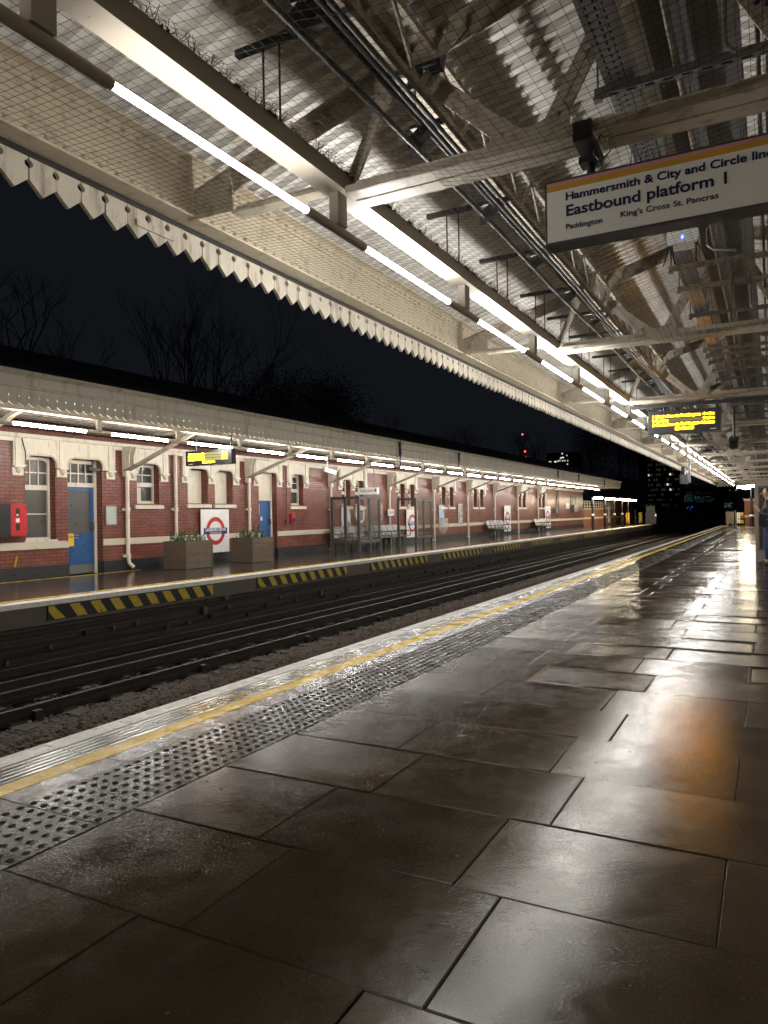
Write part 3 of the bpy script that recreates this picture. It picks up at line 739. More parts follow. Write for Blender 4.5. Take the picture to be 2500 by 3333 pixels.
# wireless access point
t = thing('wireless_box', (-.55,5.95,3.22), 'white wireless box with black aerials and a blue light beneath the duct', 'wireless box')
b = MB(); b.prism([(-.66,3.27),(-.645,3.245),(-.455,3.245),(-.44,3.27),(-.44,3.33),(-.455,3.345),(-.645,3.345),(-.66,3.33)],'y',5.86,6.04); b.build('housing', M['white'], t)
b = MB(); b.box(-.60,-.46,5.9,6.0,3.345,3.40); b.box(-.70,-.36,5.93,5.97,3.40,3.425); b.build('bracket', M['steel_dark'], t)
b = MB(); b.box(-.556,-.542,5.856,5.8598,3.275,3.300); b.build('status_light', M['apled'], t)
for (x,dx) in ((-.642,-.05),(-.635,0),(-.63,.02),(-.46,-.002),(-.455,.06)):
    b = MB(); b.tube([(x,5.9,3.25),(x+dx,5.9,3.10)],[.009,.004],6); b.build('aerial', M['black'], t)

# hanging platform sign
t = thing('platform_sign', (-.2,3.72,2.62), 'white hanging sign with pink and yellow stripes reading Eastbound platform 1', 'platform sign')
SX0, SX1, SZ0, SZ1, SY = -.985, .62, 2.625, 2.925, 3.70
b = MB(); b.box(SX0-.012,SX1+.012,SY+.004,SY+.125,SZ0-.012,SZ1+.012); b.build('case', M['greyframe'], t)
b = MB(); b.box(SX0,SX1,SY,SY+.0038,SZ0,SZ1-.044); b.build('face', M['signface'], t)
b = MB(); b.box(SX0,SX1,SY,SY+.0038,SZ1-.0438,SZ1-.0175); b.build('yellow_stripe', M['stripe'], t)
b = MB(); b.box(SX0,SX1,SY,SY+.0038,SZ1-.0173,SZ1); b.build('pink_stripe', M['pink'], t)
for txt,dx,dz,capz,wid in (('Hammersmith & City and Circle lines',.092,.100,.0375,.95),('Eastbound platform 1',.092,.180,.053,.735),('Paddington',.092,.248,.027,.178),("King's Cross St. Pancras",.357,.240,.027,.435)):
    words(txt, capz/.70, (SX0+dx,SY-.0012,SZ1-dz), '-y', M['navy'], t, wid, bold=.0016 if capz>.05 else (.0012 if capz>.035 else .0003))
for x in (-.775,.42):
    b = MB(); b.tube([(x,3.765,SZ1+.012),(x,3.765,3.06)],.022,12); b.box(x-.05,x+.05,3.71,3.80,3.0,3.03); b.tube([(x,3.765,3.0),(x,3.765,3.09)],.026,12); b.box(x-.045,x+.045,3.575,3.865,3.045,3.082); b.box(x-.045,x+.045,3.575,3.590,3.082,3.14); b.build('hanger', M['black'], t)
b = MB()
for k in range(34):
    x = random.uniform(-.62,.45); h = random.uniform(.03,.10); a = random.uniform(-.02,.02)
    b.tube([(x,3.72,SZ1+.012),(x+a*.4,3.72,SZ1+.012+h*.6),(x+a,3.72,SZ1+.012+h)],[.0018,.0013,.0006],4,False)
b.build('bird_spike', M['black'], t)

# departure board near platform
def led_board(x0, x1, y, z0, z1, lines, clock, label, dim, pole_top, white_left):
    t = thing('departure_board', ((x0+x1)/2,y,z0), label, 'departure board')
    b = MB(); b.box(x0,x1,y,y+.16,z0,z1); b.build('case', M['black'], t)
    W = x1-x0; Hh = z1-z0
    for k,(a,c,tw) in enumerate(lines):
        zb = z1 - Hh*(.30+.185*k)
        b = MB(); b.box(x0+W*.05,x1-W*.07,y-.0015,y-.0005,zb-Hh*.02,zb+Hh*.135); b.build('dot_row', dim, t)
        words(a, Hh*.165, (x0+W*.06,y-.004,zb+.004), '-y', M['led'], t, W*tw, name='led_text', bold=.0006)
        words(c, Hh*.165, (x1-W*.085,y-.004,zb+.004), '-y', M['led'], t, None, name='led_text', align='RIGHT', bold=.0006)
    zb = z1-Hh*.87
    b = MB(); b.box(x0+W*.36,x0+W*.66,y-.0015,y-.0005,zb-Hh*.02,zb+Hh*.14); b.build('dot_row', dim, t)
    words(clock, Hh*.165, (x0+W*.38,y-.004,zb+.004), '-y', M['led'], t, W*.25, name='led_text', bold=.0006)
    b = MB(); xa = x0+W*(.07 if white_left else .86); b.box(xa,xa+W*.08,y-.003,y-.0005,z0+Hh*.08,z0+Hh*.115); b.build('maker_plate', M['white'], t)
    b = MB(); b.tube([(x1-.06,y+.08,z1),(x1-.06,y+.08,pole_top)],.02,8); b.tube([(x0+.25,y+.08,z1),(x0+.25,y+.08,pole_top)],.02,8); b.build('hanger', M['black'], t)
led_board(-1.82,-.70,13.1,2.55,2.93,[('1 Circle line via Paddington','4 mins',.66),('2 Barking','9 mins',.22),('3 Circle line via Paddington','14 mins',.66)],'22:53:05','black departure board with amber text hanging under the near canopy',M['ledbg'],3.06,False)
b = MB(); b.box(-2.1,.2,13.14,13.2,3.0,3.06); b.build('board_support', M['black'], None, label='black crossbar from which the near departure board hangs', cat='crossbar')
# cctv camera
def cctv(name, c, d, top, lab, m_='black', k=1.0):
    t = thing(name, c, lab, 'camera'); x,y,z = c
    b = MB(); b.tube([(x,y,z+.05),(x,y,top)],.02,8); b.box(x-.05,x+.05,y-.05,y+.05,top-.01,top); b.build('mount', M[m_], t)
    e = Vector(c)+Vector(d)*.3*k
    b = MB(); b.bar(Vector(c)-Vector(d)*.14*k,e,.13*k,.12*k); b.bar(Vector(c)-Vector(d)*.16*k+Vector((0,0,.07*k)),e+Vector(d)*.05*k+Vector((0,0,.07*k)),.16*k,.012); b.build('housing', M[m_], t)
    b = MB(); b.tube([e,e+Vector(d)*.012],.045*k,12); b.build('lens', M['pane'], t)
cctv('cctv_camera', (-.56,14.5,2.46), Vector((0,-.93,-.25)).normalized(), 3.1, 'black security camera hanging to the right of the near departure board')
# signal repeater / speaker box hanging near the far left of the canopy
t = thing('signal_repeater', (-2.75,28.5,2.2), 'grey boxed signal repeater on a post hanging at the far canopy edge', 'signal')
b = MB(); b.box(-2.90,-2.64,28.5,28.75,2.22,2.56); b.build('case', M['greyframe'], t)
b = MB(); b.box(-2.62,-2.55,28.58,28.66,2.25,3.3); b.build('post', M['galv'], t)
b = MB(); b.tube([(-2.78,28.6,2.56),(-2.78,28.6,2.84)],[.13,.07],10); b.tube([(-2.78,28.5,2.68),(-2.78,28.4,2.68)],.06,10); b.build('lamp_hood', M['black'], t)

# ------------------------------------------------------------------ opposite station building
WX = -13.98; RX = -14.22        # wall face, recessed window plane
BLD = thing('station_building', (-16,30,0), 'long red brick station building with cream window hoods on the opposite platform', 'building')
t = BLD
single = [(10.18,10.92,.82,2.66),(13.28,14.03,1.645,2.66),(19.92,20.62,1.64,2.66)]
doors = [(11.24,12.20,0,2.66),(18.20,19.12,0,2.66)]
blind = [(15.08,15.88,1.665,2.62),(16.18,16.96,1.665,2.62)]
pairs = []
for k in range(6):
    c = [23.95,28.55,33.05,37.35,45.2,49.75][k]
    for d in (-.50,.50): pairs.append((c+d-.31,c+d+.31,1.645,2.60))
ops = sorted(single+doors+blind+pairs); YB0, YB1 = -4, 62.3
b = MB()
def wq(ya,yb,za,zb): b.quad((WX,ya,za),(WX,yb,za),(WX,yb,zb),(WX,ya,zb))
yy = YB0
for (a,c,z0,z1) in ops:
    wq(yy,a,.28,3.35)
    if z0 > 0.3: wq(a,c,.28,z0)
    wq(a,c,z1,3.35); yy = c
    zz0 = max(z0,.28)
    b.quad((WX,a,zz0),(RX,a,zz0),(RX,a,z1),(WX,a,z1)); b.quad((WX,c,zz0),(WX,c,z1),(RX,c,z1),(RX,c,zz0))
    b.quad((WX,a,z1),(RX,a,z1),(RX,c,z1),(WX,c,z1))
    if z0 > .3: b.quad((WX,a,z0),(WX,c,z0),(RX,c,z0),(RX,a,z0))
wq(yy,YB1,.28,3.35)
b.quad((WX,YB1,0),(-19,YB1,0),(-19,YB1,3.35),(WX,YB1,3.35)); b.quad((WX,YB0,0),(WX,YB0,3.35),(-19,YB0,3.35),(-19,YB0,0))
b.quad((RX-.04,YB0,0),(RX-.04,YB0,3.35),(RX-.04,YB1,3.35),(RX-.04,YB1,0))
for y in (17.35,):   # small pier
    pass
b.build('wall', M['brick'], t)
b = MB(); yy = YB0
for (a,c,_,_) in doors + [(YB1,YB1,0,0)]:
    b.box(RX,WX+.035,yy,a,0,.28); yy = c
b.build('plinth', M['plinth'], t)
b = MB(); yy = YB0
for (a,c,_,_) in doors + [(YB1,YB1,0,0)]:
    b.box(WX-.01,WX+.03,yy,a,.645,.80); yy = c
b.build('string_course', simple('flaking_cream_band', (.56,.50,.39), .5, var=.1, dirt=(.16,.09,.07), dirtamt=(.64,.70), vs=2.2), t)
b = MB(); b.box(WX-.02,WX+.10,YB0,YB1,3.02,3.10); b.box(WX-.02,WX+.05,YB0,YB1,2.93,3.018); b.build('eaves_moulding', M['fascia'], t)
# hoods
def hood(ya, yb, opens, zs=2.42, zt=3.0):
    hm = MB()
    pts = [(ya,zs)]
    for (a,c,zo,r) in opens:
        a += .0; pts.append((a,zs))
        pts += [(a+r*(1-math.cos(q*PI/12)), zo-r+r*math.sin(q*PI/12)) for q in range(7)]
        pts += [(c-r+r*math.sin(q*PI/12), zo-r+r*math.cos(q*PI/12)) for q in range(7)]
        pts.append((c,zs))
    pts += [(yb,zs),(yb,zt),(ya,zt)]
    hm.prism(pts,'x',WX+.002,WX+.055)
    for (a,c,zo,r) in opens:     # raised moulding round the arch
        ring = [(a-.035,zs+.02)] + [(a-.035+(r+.035)*(1-math.cos(q*PI/12)), zo-r+(r+.035)*math.sin(q*PI/12)) for q in range(7)]
        ring += [(c-r+(r+.035)*math.sin(q*PI/12), zo-r+(r+.035)*math.cos(q*PI/12)) for q in range(7)] + [(c+.035,zs+.02)]
        hm.tube([(WX+.055,p[0],p[1]) for p in ring],.017,6,True)
    ms = [ya+.12] + [(opens[i][1]+opens[i+1][0])/2 for i in range(len(opens)-1)] + [yb-.12]
    for y in ms:                 # pilaster strip and corbel
        hm.box(WX+.055,WX+.075,y-.085,y+.085,zs,zt)
        hm.box(WX+.002,WX+.10,y-.12,y+.12,zs-.035,zs); hm.box(WX+.002,WX+.03,y-.13,y+.13,zs-.20,zs-.035)
        hm.dome((WX+.03,y,zs-.035),.075,.13,10,(.25,0,-1))
    hm.build('window_hood', M['cream'], t)
hood(9.88,12.56,[(10.18,10.92,2.655,.16),(11.24,12.20,2.655,.16)])
hood(13.0,14.32,[(13.28,14.03,2.655,.16)])
hood(14.85,17.22,[(15.08,15.88,2.615,.16),(16.18,16.96,2.615,.16)])
hood(17.95,19.38,[(18.20,19.12,2.655,.16)]); hood(19.66,20.9,[(19.92,20.62,2.655,.16)])
for k in range(0,12,2): hood(pairs[k][0]-.24,pairs[k+1][1]+.24,[(pairs[k][0],pairs[k][1],2.595,.13),(pairs[k+1][0],pairs[k+1][1],2.595,.13)])
# windows: frame with sub-parts pane and sill
def window(y0,y1,z0,z1,kind):
    r = .14; W = y1-y0; x = RX
    fr = MB(); f = .055
    fr.box(x,x+.06,y0,y0+f,z0,z1); fr.box(x,x+.06,y1-f,y1,z0,z1); fr.box(x,x+.06,y0+f,y1-f,z0,z0+f*1.3); fr.box(x,x+.06,y0+f,y1-f,z1-f*1.5,z1)
    zm = {'tall':1.98,'small':2.13,'pair':2.12}[kind]
    fr.box(x,x+.05,y0+f,y1-f,zm-.055,zm+.055)
    ym = (y0+y1)/2; zu = (zm+.055+z1-f*1.5)/2
    if kind == 'tall': fr.box(x,x+.035,y0+f,y1-f,1.39,1.415)
    nb = 2
    for q in range(1,nb+1): pass
    for q in ((1/3,2/3) if kind=='tall' else (.5,)): yq = y0+f+(W-2*f)*q; fr.box(x,x+.035,yq-.012,yq+.012,zm+.055,z1-f*1.5)
    fr.box(x,x+.036,y0+f,y1-f,zu-.012,zu+.012)
    for (s,yc) in ((-1,y0+f),(1,y1-f)):   # rounded head corners
        zt = z1-f*1.5; rc = .10
        pts = [(yc,zt)] + [(yc-s*rc+s*rc*math.cos(q*PI/12), zt-rc+rc*math.sin(q*PI/12)) for q in range(7)]
        fr.prism(pts,'x',x+.004,x+.055)
    o = fr.build('window_frame', M['cream'], t)
    g_ = MB(); g_.box(x-.02,x+.012,y0+f,y1-f,z0+f,z1-f); g_.build('pane', M['pane'] if kind!='tall' else M['frost'], o)
    s_ = MB()
    if kind == 'tall': s_.box(x,WX+.0,y0,y1,z0-.05,z0); s_.box(WX,WX+.031,y0-.03,y1+.03,.801,.84)
    else: s_.prism([(x,z0),(WX+.07,z0-.045),(WX+.07,z0-.135),(x,z0-.135)],'y',y0-.10,y1+.10)
    s_.build('sill', M['cream'], o)
for q in single: window(*q, 'tall' if q[2] < 1 else 'small')
for q in pairs: window(*q,'pair')
for (a,c,z0,z1) in blind:
    q = MB(); q.box(RX-.02,RX+.005,a,c,z0,z1); q.build('blind_panel', M['cream'], t)
    q = MB(); q.prism([(RX,z0),(WX+.07,z0-.03),(WX+.07,z0-.12),(RX,z0-.12)],'y',a-.08,c+.08); q.build('sill', M['cream'], t)
# papers in the small window
q = MB(); q.box(RX+.013,RX+.016,13.34,13.62,1.72,2.06); q.build('window_papers', M['bag'], t)
def door(y0,y1,ztop,fan):
    d = MB(); x = RX+.03; a, c = y0+.045, y1-.075
    st = .10
    d.box(x-.04,x,a,a+st,.22,ztop); d.box(x-.04,x,c-st,c,.22,ztop); d.box(x-.04,x,a+st,c-st,ztop-.10,ztop); d.box(x-.04,x-.002,a+st,c-st,.22,.95)
    d.box(x-.04,x-.001,a+st,c-st,1.44,1.465) if fan else None
    d.box(x-.002,x+.006,a+.17,a+.30,.30,.80) if fan else None
    if not fan: d.box(x-.04,x-.003,a+st,c-st,.95,ztop-.10)
    o = d.build('door', M['doorblue'], t)
    if fan:
        g_ = MB(); g_.box(x-.03,x-.012,a+st,c-st,.95,ztop-.10); g_.build('glass', M['frost'], o)
    g_ = MB(); g_.box(x-.038,x+.003,a,c,.02,.2195); g_.build('kick_plate', M['alu'], o)
    g_ = MB(); g_.box(x+.0005,x+.05,c-.085,c-.02,1.02,1.20); g_.box(x+.05,x+.075,c-.16,c-.03,1.09,1.11); g_.build('handle', M['greyframe'], o)
    if fan:
        g_ = MB(); g_.box(x+.001,x+.005,a+.20,a+.46,.885,.93); g_.box(x+.001,x+.005,a+.20,a+.46,.82,.875); g_.build('door_plate', M['blue'], o)
        g_ = MB(); g_.box(x+.004,x+.010,y0-.12,a+.27,.66,.95); gg = g_.build('warning_notice', M['yellowline'], o)
    else:
        g_ = MB(); g_.box(x+.001,x+.004,a+.04,a+.24,1.35,1.66); g_.box(x+.001,x+.004,a+.30,a+.38,1.15,1.27); g_.build('door_paper', M['white'], o)
    fr = MB(); fr.box(RX-.02,RX+.055,y0,a-.001,0,2.66); fr.box(RX-.02,RX+.055,c+.001,y1,0,2.66)
    fr.box(RX-.02,RX+.055,a-.001,c+.001,ztop+.002,ztop+.10)
    if fan:
        fr.box(RX-.02,RX+.05,a,c,2.56,2.66)
        for q in (.25,.5,.75): yq = a+(c-a)*q; fr.box(RX-.01,RX+.03,yq-.013,yq+.013,ztop+.10,2.56)
        fr.box(RX-.01,RX+.031,a,c,2.32,2.35)
        fo = fr.build('door_frame', M['cream'], t)
        g_ = MB(); g_.box(RX-.02,RX+.005,a,c,ztop+.10,2.56); g_.build('pane', M['pane'], fo)
    else:
        fo = fr.build('door_frame', M['cream'], t)
        g_ = MB(); g_.box(RX-.02,RX+.04,a,c,ztop+.10,2.66); g_.build('transom_panel', M['cream'], fo)
    return o
d0 = door(11.24,12.20,2.02,True); door(18.20,19.12,1.78,False)
words('CAUTION', .095, (RX+.0415,11.16,.84), '+x', M['black'], d0, .37); words('No public', .03, (RX+.0415,11.20,.78), '+x', M['black'], d0, .2); words('access', .03, (RX+.0415,11.20,.73), '+x', M['black'], d0, .15)
for z in (.90,.84): words('Staff only', .03, (RX+.0362,11.52,z), '+x', M['white'], d0, .18)
# downpipes and brackets of the opposite canopy
def pipe(y, z0, z1, r=.045, kink=False):
    q = MB(); q.tube([(WX+.075,y,z0),(WX+.075,y,z1)],r,12)
    for z in (z0+.02, 1.5): q.tube([(WX+.075,y,z-.05),(WX+.075,y,z+.05)],r*1.35,12); q.box(WX+.002,WX+.05,y-.11,y+.11,z-.03,z+.03)
    if kink: q.tube([(WX+.075,y,z0),(WX+.09,y+.02,z0-.16),(WX+.16,y+.10,z0-.26)],r*.95,10)
    q.build('downpipe', M['cream'], t)
pipe(12.90,.34,2.42,.05,True); pipe(14.55,.30,2.95)
for y in (17.63,22.28,26.83,31.33,35.66,39.86,44.2,48.64): pipe(y,.05,2.35,.045)
q = MB(); q.tube([(WX+.06,19.58,1.12),(WX+.06,19.58,2.9)],.02,8); q.box(WX,WX+.08,19.55,19.66,1.05,1.16); q.build('red_conduit', M['brick'], t)
q = MB(); q.tube([(WX+.12,10.12,2.45),(WX+.11,10.12,2.7),(WX+.08,10.06,3.0)],.012,6); q.build('cable_drop', M['cable'], t)
q = MB(); q.tube([(WX+.05,9.93,.52),(WX+.04,9.88,.30)],.02,8); q.build('bent_bracket', M['yellow'], t)
# items of the far gable bay
q = MB()
for y in (53.6,54.2): q.tube([(WX+.05,y,.9),(WX+.05,y,2.9)],.03,8)
q.tube([(WX+.05,57.8,1.3),(WX+.05,57.8,2.6)],.02,6); q.tube([(WX+.05,58.4,1.3),(WX+.05,58.4,2.6)],.02,6); q.tube([(WX+.05,59.4,1.4),(WX+.05,59.4,2.6)],.02,6)
q.build('wall_conduit', M['steel_dark'], t)
mb_ = MB(); mb_.box(-19,WX-.06,YB0,YB1-.01,3.351,3.42); mb_.build('flat_roof', M['slate'], t)

def fixed(name, m, boxes, label, cat, group=None):
    q = MB()
    for bx in boxes: q.box(*bx)
    return q.build(name, M[m] if isinstance(m,str) else m, None, label=label, cat=cat, group=group)
# things fixed on the wall
t = thing('fire_box', (WX+.1,9.8,.94), 'red fire equipment cabinet on the brick wall at the left edge', 'cabinet')
q = MB(); q.box(WX+.003,WX+.20,9.36,9.70,.90,1.62); q.build('back_box', M['black'], t)
q = MB(); q.prism([(9.70,.95),(10.06,.95),(10.10,.99),(10.10,1.57),(10.06,1.61),(9.70,1.61)],'x',WX+.003,WX+.16); q.build('door_panel', M['fire'], t)
q = MB(); q.box(WX+.16,WX+.164,9.84,9.93,1.36,1.52); q.box(WX+.16,WX+.164,9.84,9.93,1.06,1.20); q.build('window', M['black'], t)
q = MB(); q.box(WX+.16,WX+.165,9.84,9.92,1.23,1.31); q.box(WX+.16,WX+.165,9.85,9.90,1.37,1.40); q.build('notice', M['white'], t)
t = thing('notice_board', (WX,12.45,1.12), 'small pale framed notice beside the blue door and downpipe', 'notice')
q = MB(); q.box(WX+.003,WX+.03,12.27,12.61,1.12,1.59); q.build('frame', M['alu'], t)
q = MB(); q.box(WX+.03,WX+.033,12.295,12.585,1.145,1.565); q.build('sheet', simple('notice_sheet', (.42,.47,.44), .3, var=.1), t)
def roundel(y0, y1, z0, z1, label, x=WX+.09):
    t = thing('station_roundel', (x,(y0+y1)/2,z0), label, 'station sign', 'station name signs on the opposite platform')
    q = MB(); q.box(x-.012,x,y0,y1,z0,z1); q.build('board', M['white'], t)
    yc = (y0+y1)/2+.01; zc = z0+(z1-z0)*.50; R = (y1-y0)*.335
    q = MB(); q.disc((x+.0005,yc,zc),R,'x',40,R*.70,.003); q.build('ring', M['red'], t)
    q = MB(); hb = R*.36; q.box(x+.0005,x+.006,yc-R*1.24,yc+R*1.24,zc-hb*.62,zc+hb*.62); q.build('bar', M['blue'], t)
    words('LADBROKE GROVE', .12, (x+.0075,yc-R*1.08,zc-.005), '+x', M['white'], t, R*2.16, bold=.002)
    words('FOR PORTOBELLO ROAD', .055, (x+.0075,yc-R*.62,zc-hb*.50), '+x', M['white'], t, R*1.24)
    q = MB()
    for yy in (y0+.15,y1-.15): q.box(WX+.002,x-.012,yy-.02,yy+.02,z0+.2,z1-.2)
    q.build('batten', M['greyframe'], t)
roundel(15.48,16.66,.28,1.50,'Ladbroke Grove roundel on white board behind the planters')
roundel(28.35,29.5,.28,1.50,'Ladbroke Grove roundel seen through the second glass screen')
roundel(41.45,42.65,.18,1.72,'Ladbroke Grove roundel board beyond the bench, second from the far end')
roundel(50.25,51.65,.18,1.72,'Ladbroke Grove roundel board farthest along the red brick wall')
fixed('help_box','red',[(WX+.003,WX+.10,19.80,20.02,1.05,1.36)],'small red and blue emergency box on brick between door and window','box')
fixed('box_label','blue',[(WX+.1005,WX+.104,19.82,20.00,1.07,1.22)],'blue label on the small emergency box beside the second window','label')
for (y0,y1,z0,z1,cols,lab) in ((23.0,23.72,.78,1.62,((.35,.42,.5),(.75,.72,.7),(.28,.16,.2)),'pale blue advert poster behind the first glass screen'),
        (25.95,26.3,.72,1.75,((.45,.25,.2),(.2,.12,.1),(.7,.65,.6)),'framed red advert poster to the right of the first glass screen'),
        (31.95,32.65,.75,1.72,((.25,.45,.65),(.35,.55,.72),(.6,.3,.25)),'bright blue advert poster beneath the paired windows'),
        (34.35,34.98,.75,1.80,((.5,.5,.5),(.3,.28,.27),(.62,.6,.55)),'grey advert poster right of the blue advert')):
    t = thing('poster', (WX,(y0+y1)/2,z0), lab, 'poster', 'posters on the brick wall')
    q = MB(); q.box(WX+.003,WX+.04,y0,y1,z0,z1); q.build('frame', M['alu'], t)
    q = MB(); q.box(WX+.04,WX+.042,y0+.03,y1-.03,z0+.04,z1-.04); q.build('sheet', poster('advert', *cols), t)
t = thing('stop_plate', (WX+.13,26.83,1.2), 'white plate reading 50A clipped on a cream downpipe', 'plate')
q = MB(); q.box(WX+.125,WX+.135,26.55,27.10,1.24,1.50); q.build('plate', M['white'], t)
words('50A', .22, (WX+.136,26.60,1.30), '+x', M['black'], t, .42)
t = thing('help_point', (WX+.1,24.3,1.0), 'round white help point unit on the wall behind the glass screen', 'help point')
q = MB(); q.disc((WX+.003,24.35,1.30),.34,'x',32,0,.09); q.build('disc', M['white'], t)
q = MB(); q.box(WX+.093,WX+.12,24.22,24.5,1.08,1.45); q.build('panel', M['alu'], t)
q = MB(); q.box(WX+.12,WX+.122,24.2,24.52,1.40,1.47); q.build('blue_strip', M['blue'], t)
t = thing('help_sign', (-12.5,22.5,2.0), 'white hanging sign reading Help point above the glass screen', 'sign')
q = MB(); q.box(-12.92,-12.14,22.5,22.62,2.00,2.235); q.build('panel', M['white'], t)
words('Help point', .13, (-12.82,22.498,2.085), '-y', M['black'], t, .52)
q = MB(); q.box(-12.255,-12.175,22.496,22.4995,2.085,2.185); q.build('symbol', M['black'], t); words('i', .09, (-12.225,22.4945,2.10), '-y', M['white'], t)
q = MB(); q.tube([(-12.7,22.56,2.235),(-12.7,22.56,3.1)],.015,6); q.tube([(-12.3,22.56,2.235),(-12.3,22.56,3.1)],.015,6); q.build('hanger', M['greyframe'], t)
# far bay boxes
fixed('wall_sign','white',[(WX+.003,WX+.03,56.5,57.5,1.55,1.95)],'white square sign on the bare far end of the brick wall','sign')
fixed('grey_cabinet','galv',[(WX+.003,WX+.2,58.4,59.6,1.30,1.85)],'grey cabinet right of the white sign on the bare brick','cabinet')
fixed('round_box','galv',[(WX+.003,WX+.25,52.6,53.1,1.25,1.6)],'small grey box right of the farthest roundel','box')

# ------------------------------------------------------------------ opposite canopy
t = thing('opposite_canopy', (-12,YB0,2.9), 'weathered cream fronted canopy with dark slate roof along the opposite platform', 'canopy')
YD1 = 60.0; FX = -10.50
b = MB(); b.box(FX-.02,FX+.02,YB0,YD1,3.36,3.60); b.prism([(FX+.02,3.56),(FX+.10,3.60),(FX+.10,3.64),(FX+.02,3.64)],'y',YB0,YD1); b.prism([(FX+.02,3.36),(FX+.055,3.375),(FX+.055,3.40),(FX+.02,3.42)],'y',YB0,YD1)
b.build('fascia', M['fascia'], t)
b = MB(); y = YB0; pw = .175
while y < YD1-pw:
    gp = .0012; z0 = 3.135; zt = 3.365; rr = .014; zc = 3.235
    arc1 = [(y+gp+rr*math.sin(PI*k/5), zc-rr*math.cos(PI*k/5)) for k in range(6)]
    arc2 = [(y+pw-gp-rr*math.sin(PI*k/5), zc+rr*math.cos(PI*k/5)) for k in range(6)]
    if y > 24: arc1 = arc2 = []
    b.prism([(y+gp,z0)]+arc1+[(y+gp,zt),(y+pw-gp,zt)]+arc2+[(y+pw-gp,z0),(y+pw/2,z0-.055)],'x',FX-.012,FX+.012); y += pw
b.build('valance', M['fascia'], t)
b = MB(); x = FX
while x > -13.9: b.prism([(x-.003,3.13),(x-.003,3.6),(x-.172,3.6),(x-.172,3.13),(x-.0875,3.06)],'y',YD1-.02,YD1); x -= .175
b.build('end_valance', M['fascia'], t)
b = MB(); b.prism([(FX+.10,3.645),(-13.6,4.80),(-16.5,3.45),(-16.5,3.36),(-13.6,4.70),(FX+.06,3.60)],'y',YB0,YD1+.06); b.build('roof', M['slate'], t)
b = corrugated([(FX-.03,3.55),(-12.2,3.62),(-13.97,3.40)],YB0,YD1,.146,.018); b.build('soffit_sheet', M['roof'], t)
b = MB(); b.box(-11.42,-11.36,YB0,YD1,3.30,3.45); b.box(-12.6,-12.5,YB0,YD1,3.28,3.40); b.tube([(-12.2,YB0,3.05),(-12.2,YD1,3.05)],.05,10); b.build('purlin', M['steel_dark'], t)
# brackets: strut, tie, wall plate
def bracket(y):
    q = MB()
    q.bar((-13.92,y,2.44),(-11.6,y,3.27),.10,.07); q.bar((-13.92,y,3.24),(FX,y,3.30),.09,.07)
    q.build('bracket', M['truss'], t)
    q = MB(); q.prism([(-13.95,2.44),(-13.70,2.52),(-13.70,2.80),(-13.62,2.98),(-13.62,3.02),(-13.95,3.02)],'y',y-.12,y-.10)
    q.prism([(-13.95,2.44),(-13.70,2.52),(-13.70,2.80),(-13.62,2.98),(-13.62,3.02),(-13.95,3.02)],'y',y+.03,y+.05)
    for (x,z) in ((-13.9,2.6),(-13.9,2.75),(-13.9,2.9),(-13.76,2.95),(-13.76,2.8)): q.dome((x,y-.12,z),.02,.015,8,(0,-1,0))
    q.box(-13.955,-13.82,y-.099,y+.029,2.30,2.44); q.build('wall_bracket', M['cream'], t)
for y in (-.45,4.0,8.45,12.9,17.6,22.28,26.83,31.33,35.66,39.86,44.2,48.64): bracket(y)
# dark stains and drooping growth on the fascia gutters
for k,(y,h) in enumerate(((20.9,.9),(25.9,.6),(40.5,.5),(45.5,.5),(53.4,.6))):
    q = MB(); q.tube([(FX+.06,y,3.66),(FX+.065,y+.02,3.66-h*.5),(FX+.05,y,3.66-h)],[.05,.035,.02],8)
    for j in range(14):
        c = Vector((FX+.08,y+random.uniform(-.12,.12),3.62-random.uniform(0,h*.6))); q.tube([c,c+Vector((random.uniform(0,.05),random.uniform(-.08,.08),-random.uniform(.03,.12)))],.006,4,False,False)
    q.build('overflow_pipe', M['hazblack'], None, label='black mossy downspout over the opposite fascia, %s from the left' % ORD[k].replace('nearest','first'), cat='downspout', group='mossy downspouts on the fascia')
# channel and tube lights
t = thing('lighting_channel', (-11.25,YB0,3.2), 'pale steel channel carrying the tube lights under the opposite canopy', 'lighting trough')
b = MB(); b.box(-11.33,-11.17,YB0,57,3.135,3.14); b.box(-11.33,-11.323,YB0,57,3.14,3.25); b.box(-11.177,-11.17,YB0,57,3.14,3.25)
for k in range(14): y = 3+k*4.45-.45; b.box(-11.28,-11.22,y-.03,y+.03,3.25,3.5)
b.build('channel', M['channel'], t)
PO = 2.085
L1 = tube_light(-11.25, 7.97-3*PO, 2.905, 'tube light of the opposite canopy row, left of the picture', 'tube lights under the opposite canopy', 3.1345, PO, 1.49, .026, .03, M['tube_wide'])
for k in range(1,26):
    lab = 'tube light of the opposite canopy row, left of the picture' if k < 3 else '%s lit tube from the left under the opposite canopy' % ORD[k-3].replace('nearest','first')
    copy_tree(L1, (0,k*PO,0), None, lab)
led_board(-12.10,-10.74,13.0,2.48,2.82,[('1 Hammersmith','2 mins',.34),('2 Hammersmith','7 mins',.35),('3 Hammersmith','12 mins',.36)],'22:53:05','black departure board with amber text under the opposite canopy',M['ledbg2'],3.2,True)
cctv('cctv_camera',(-12.6,20.0,2.72),Vector((.45,.85,-.25)).normalized(),3.2,'white tube camera under the opposite canopy above the second window','white')
cctv('cctv_camera',(-14.05,12.0,2.44),Vector((.6,.75,-.1)).normalized(),2.66,'small dark camera in the fanlight over the blue door','black',.5)

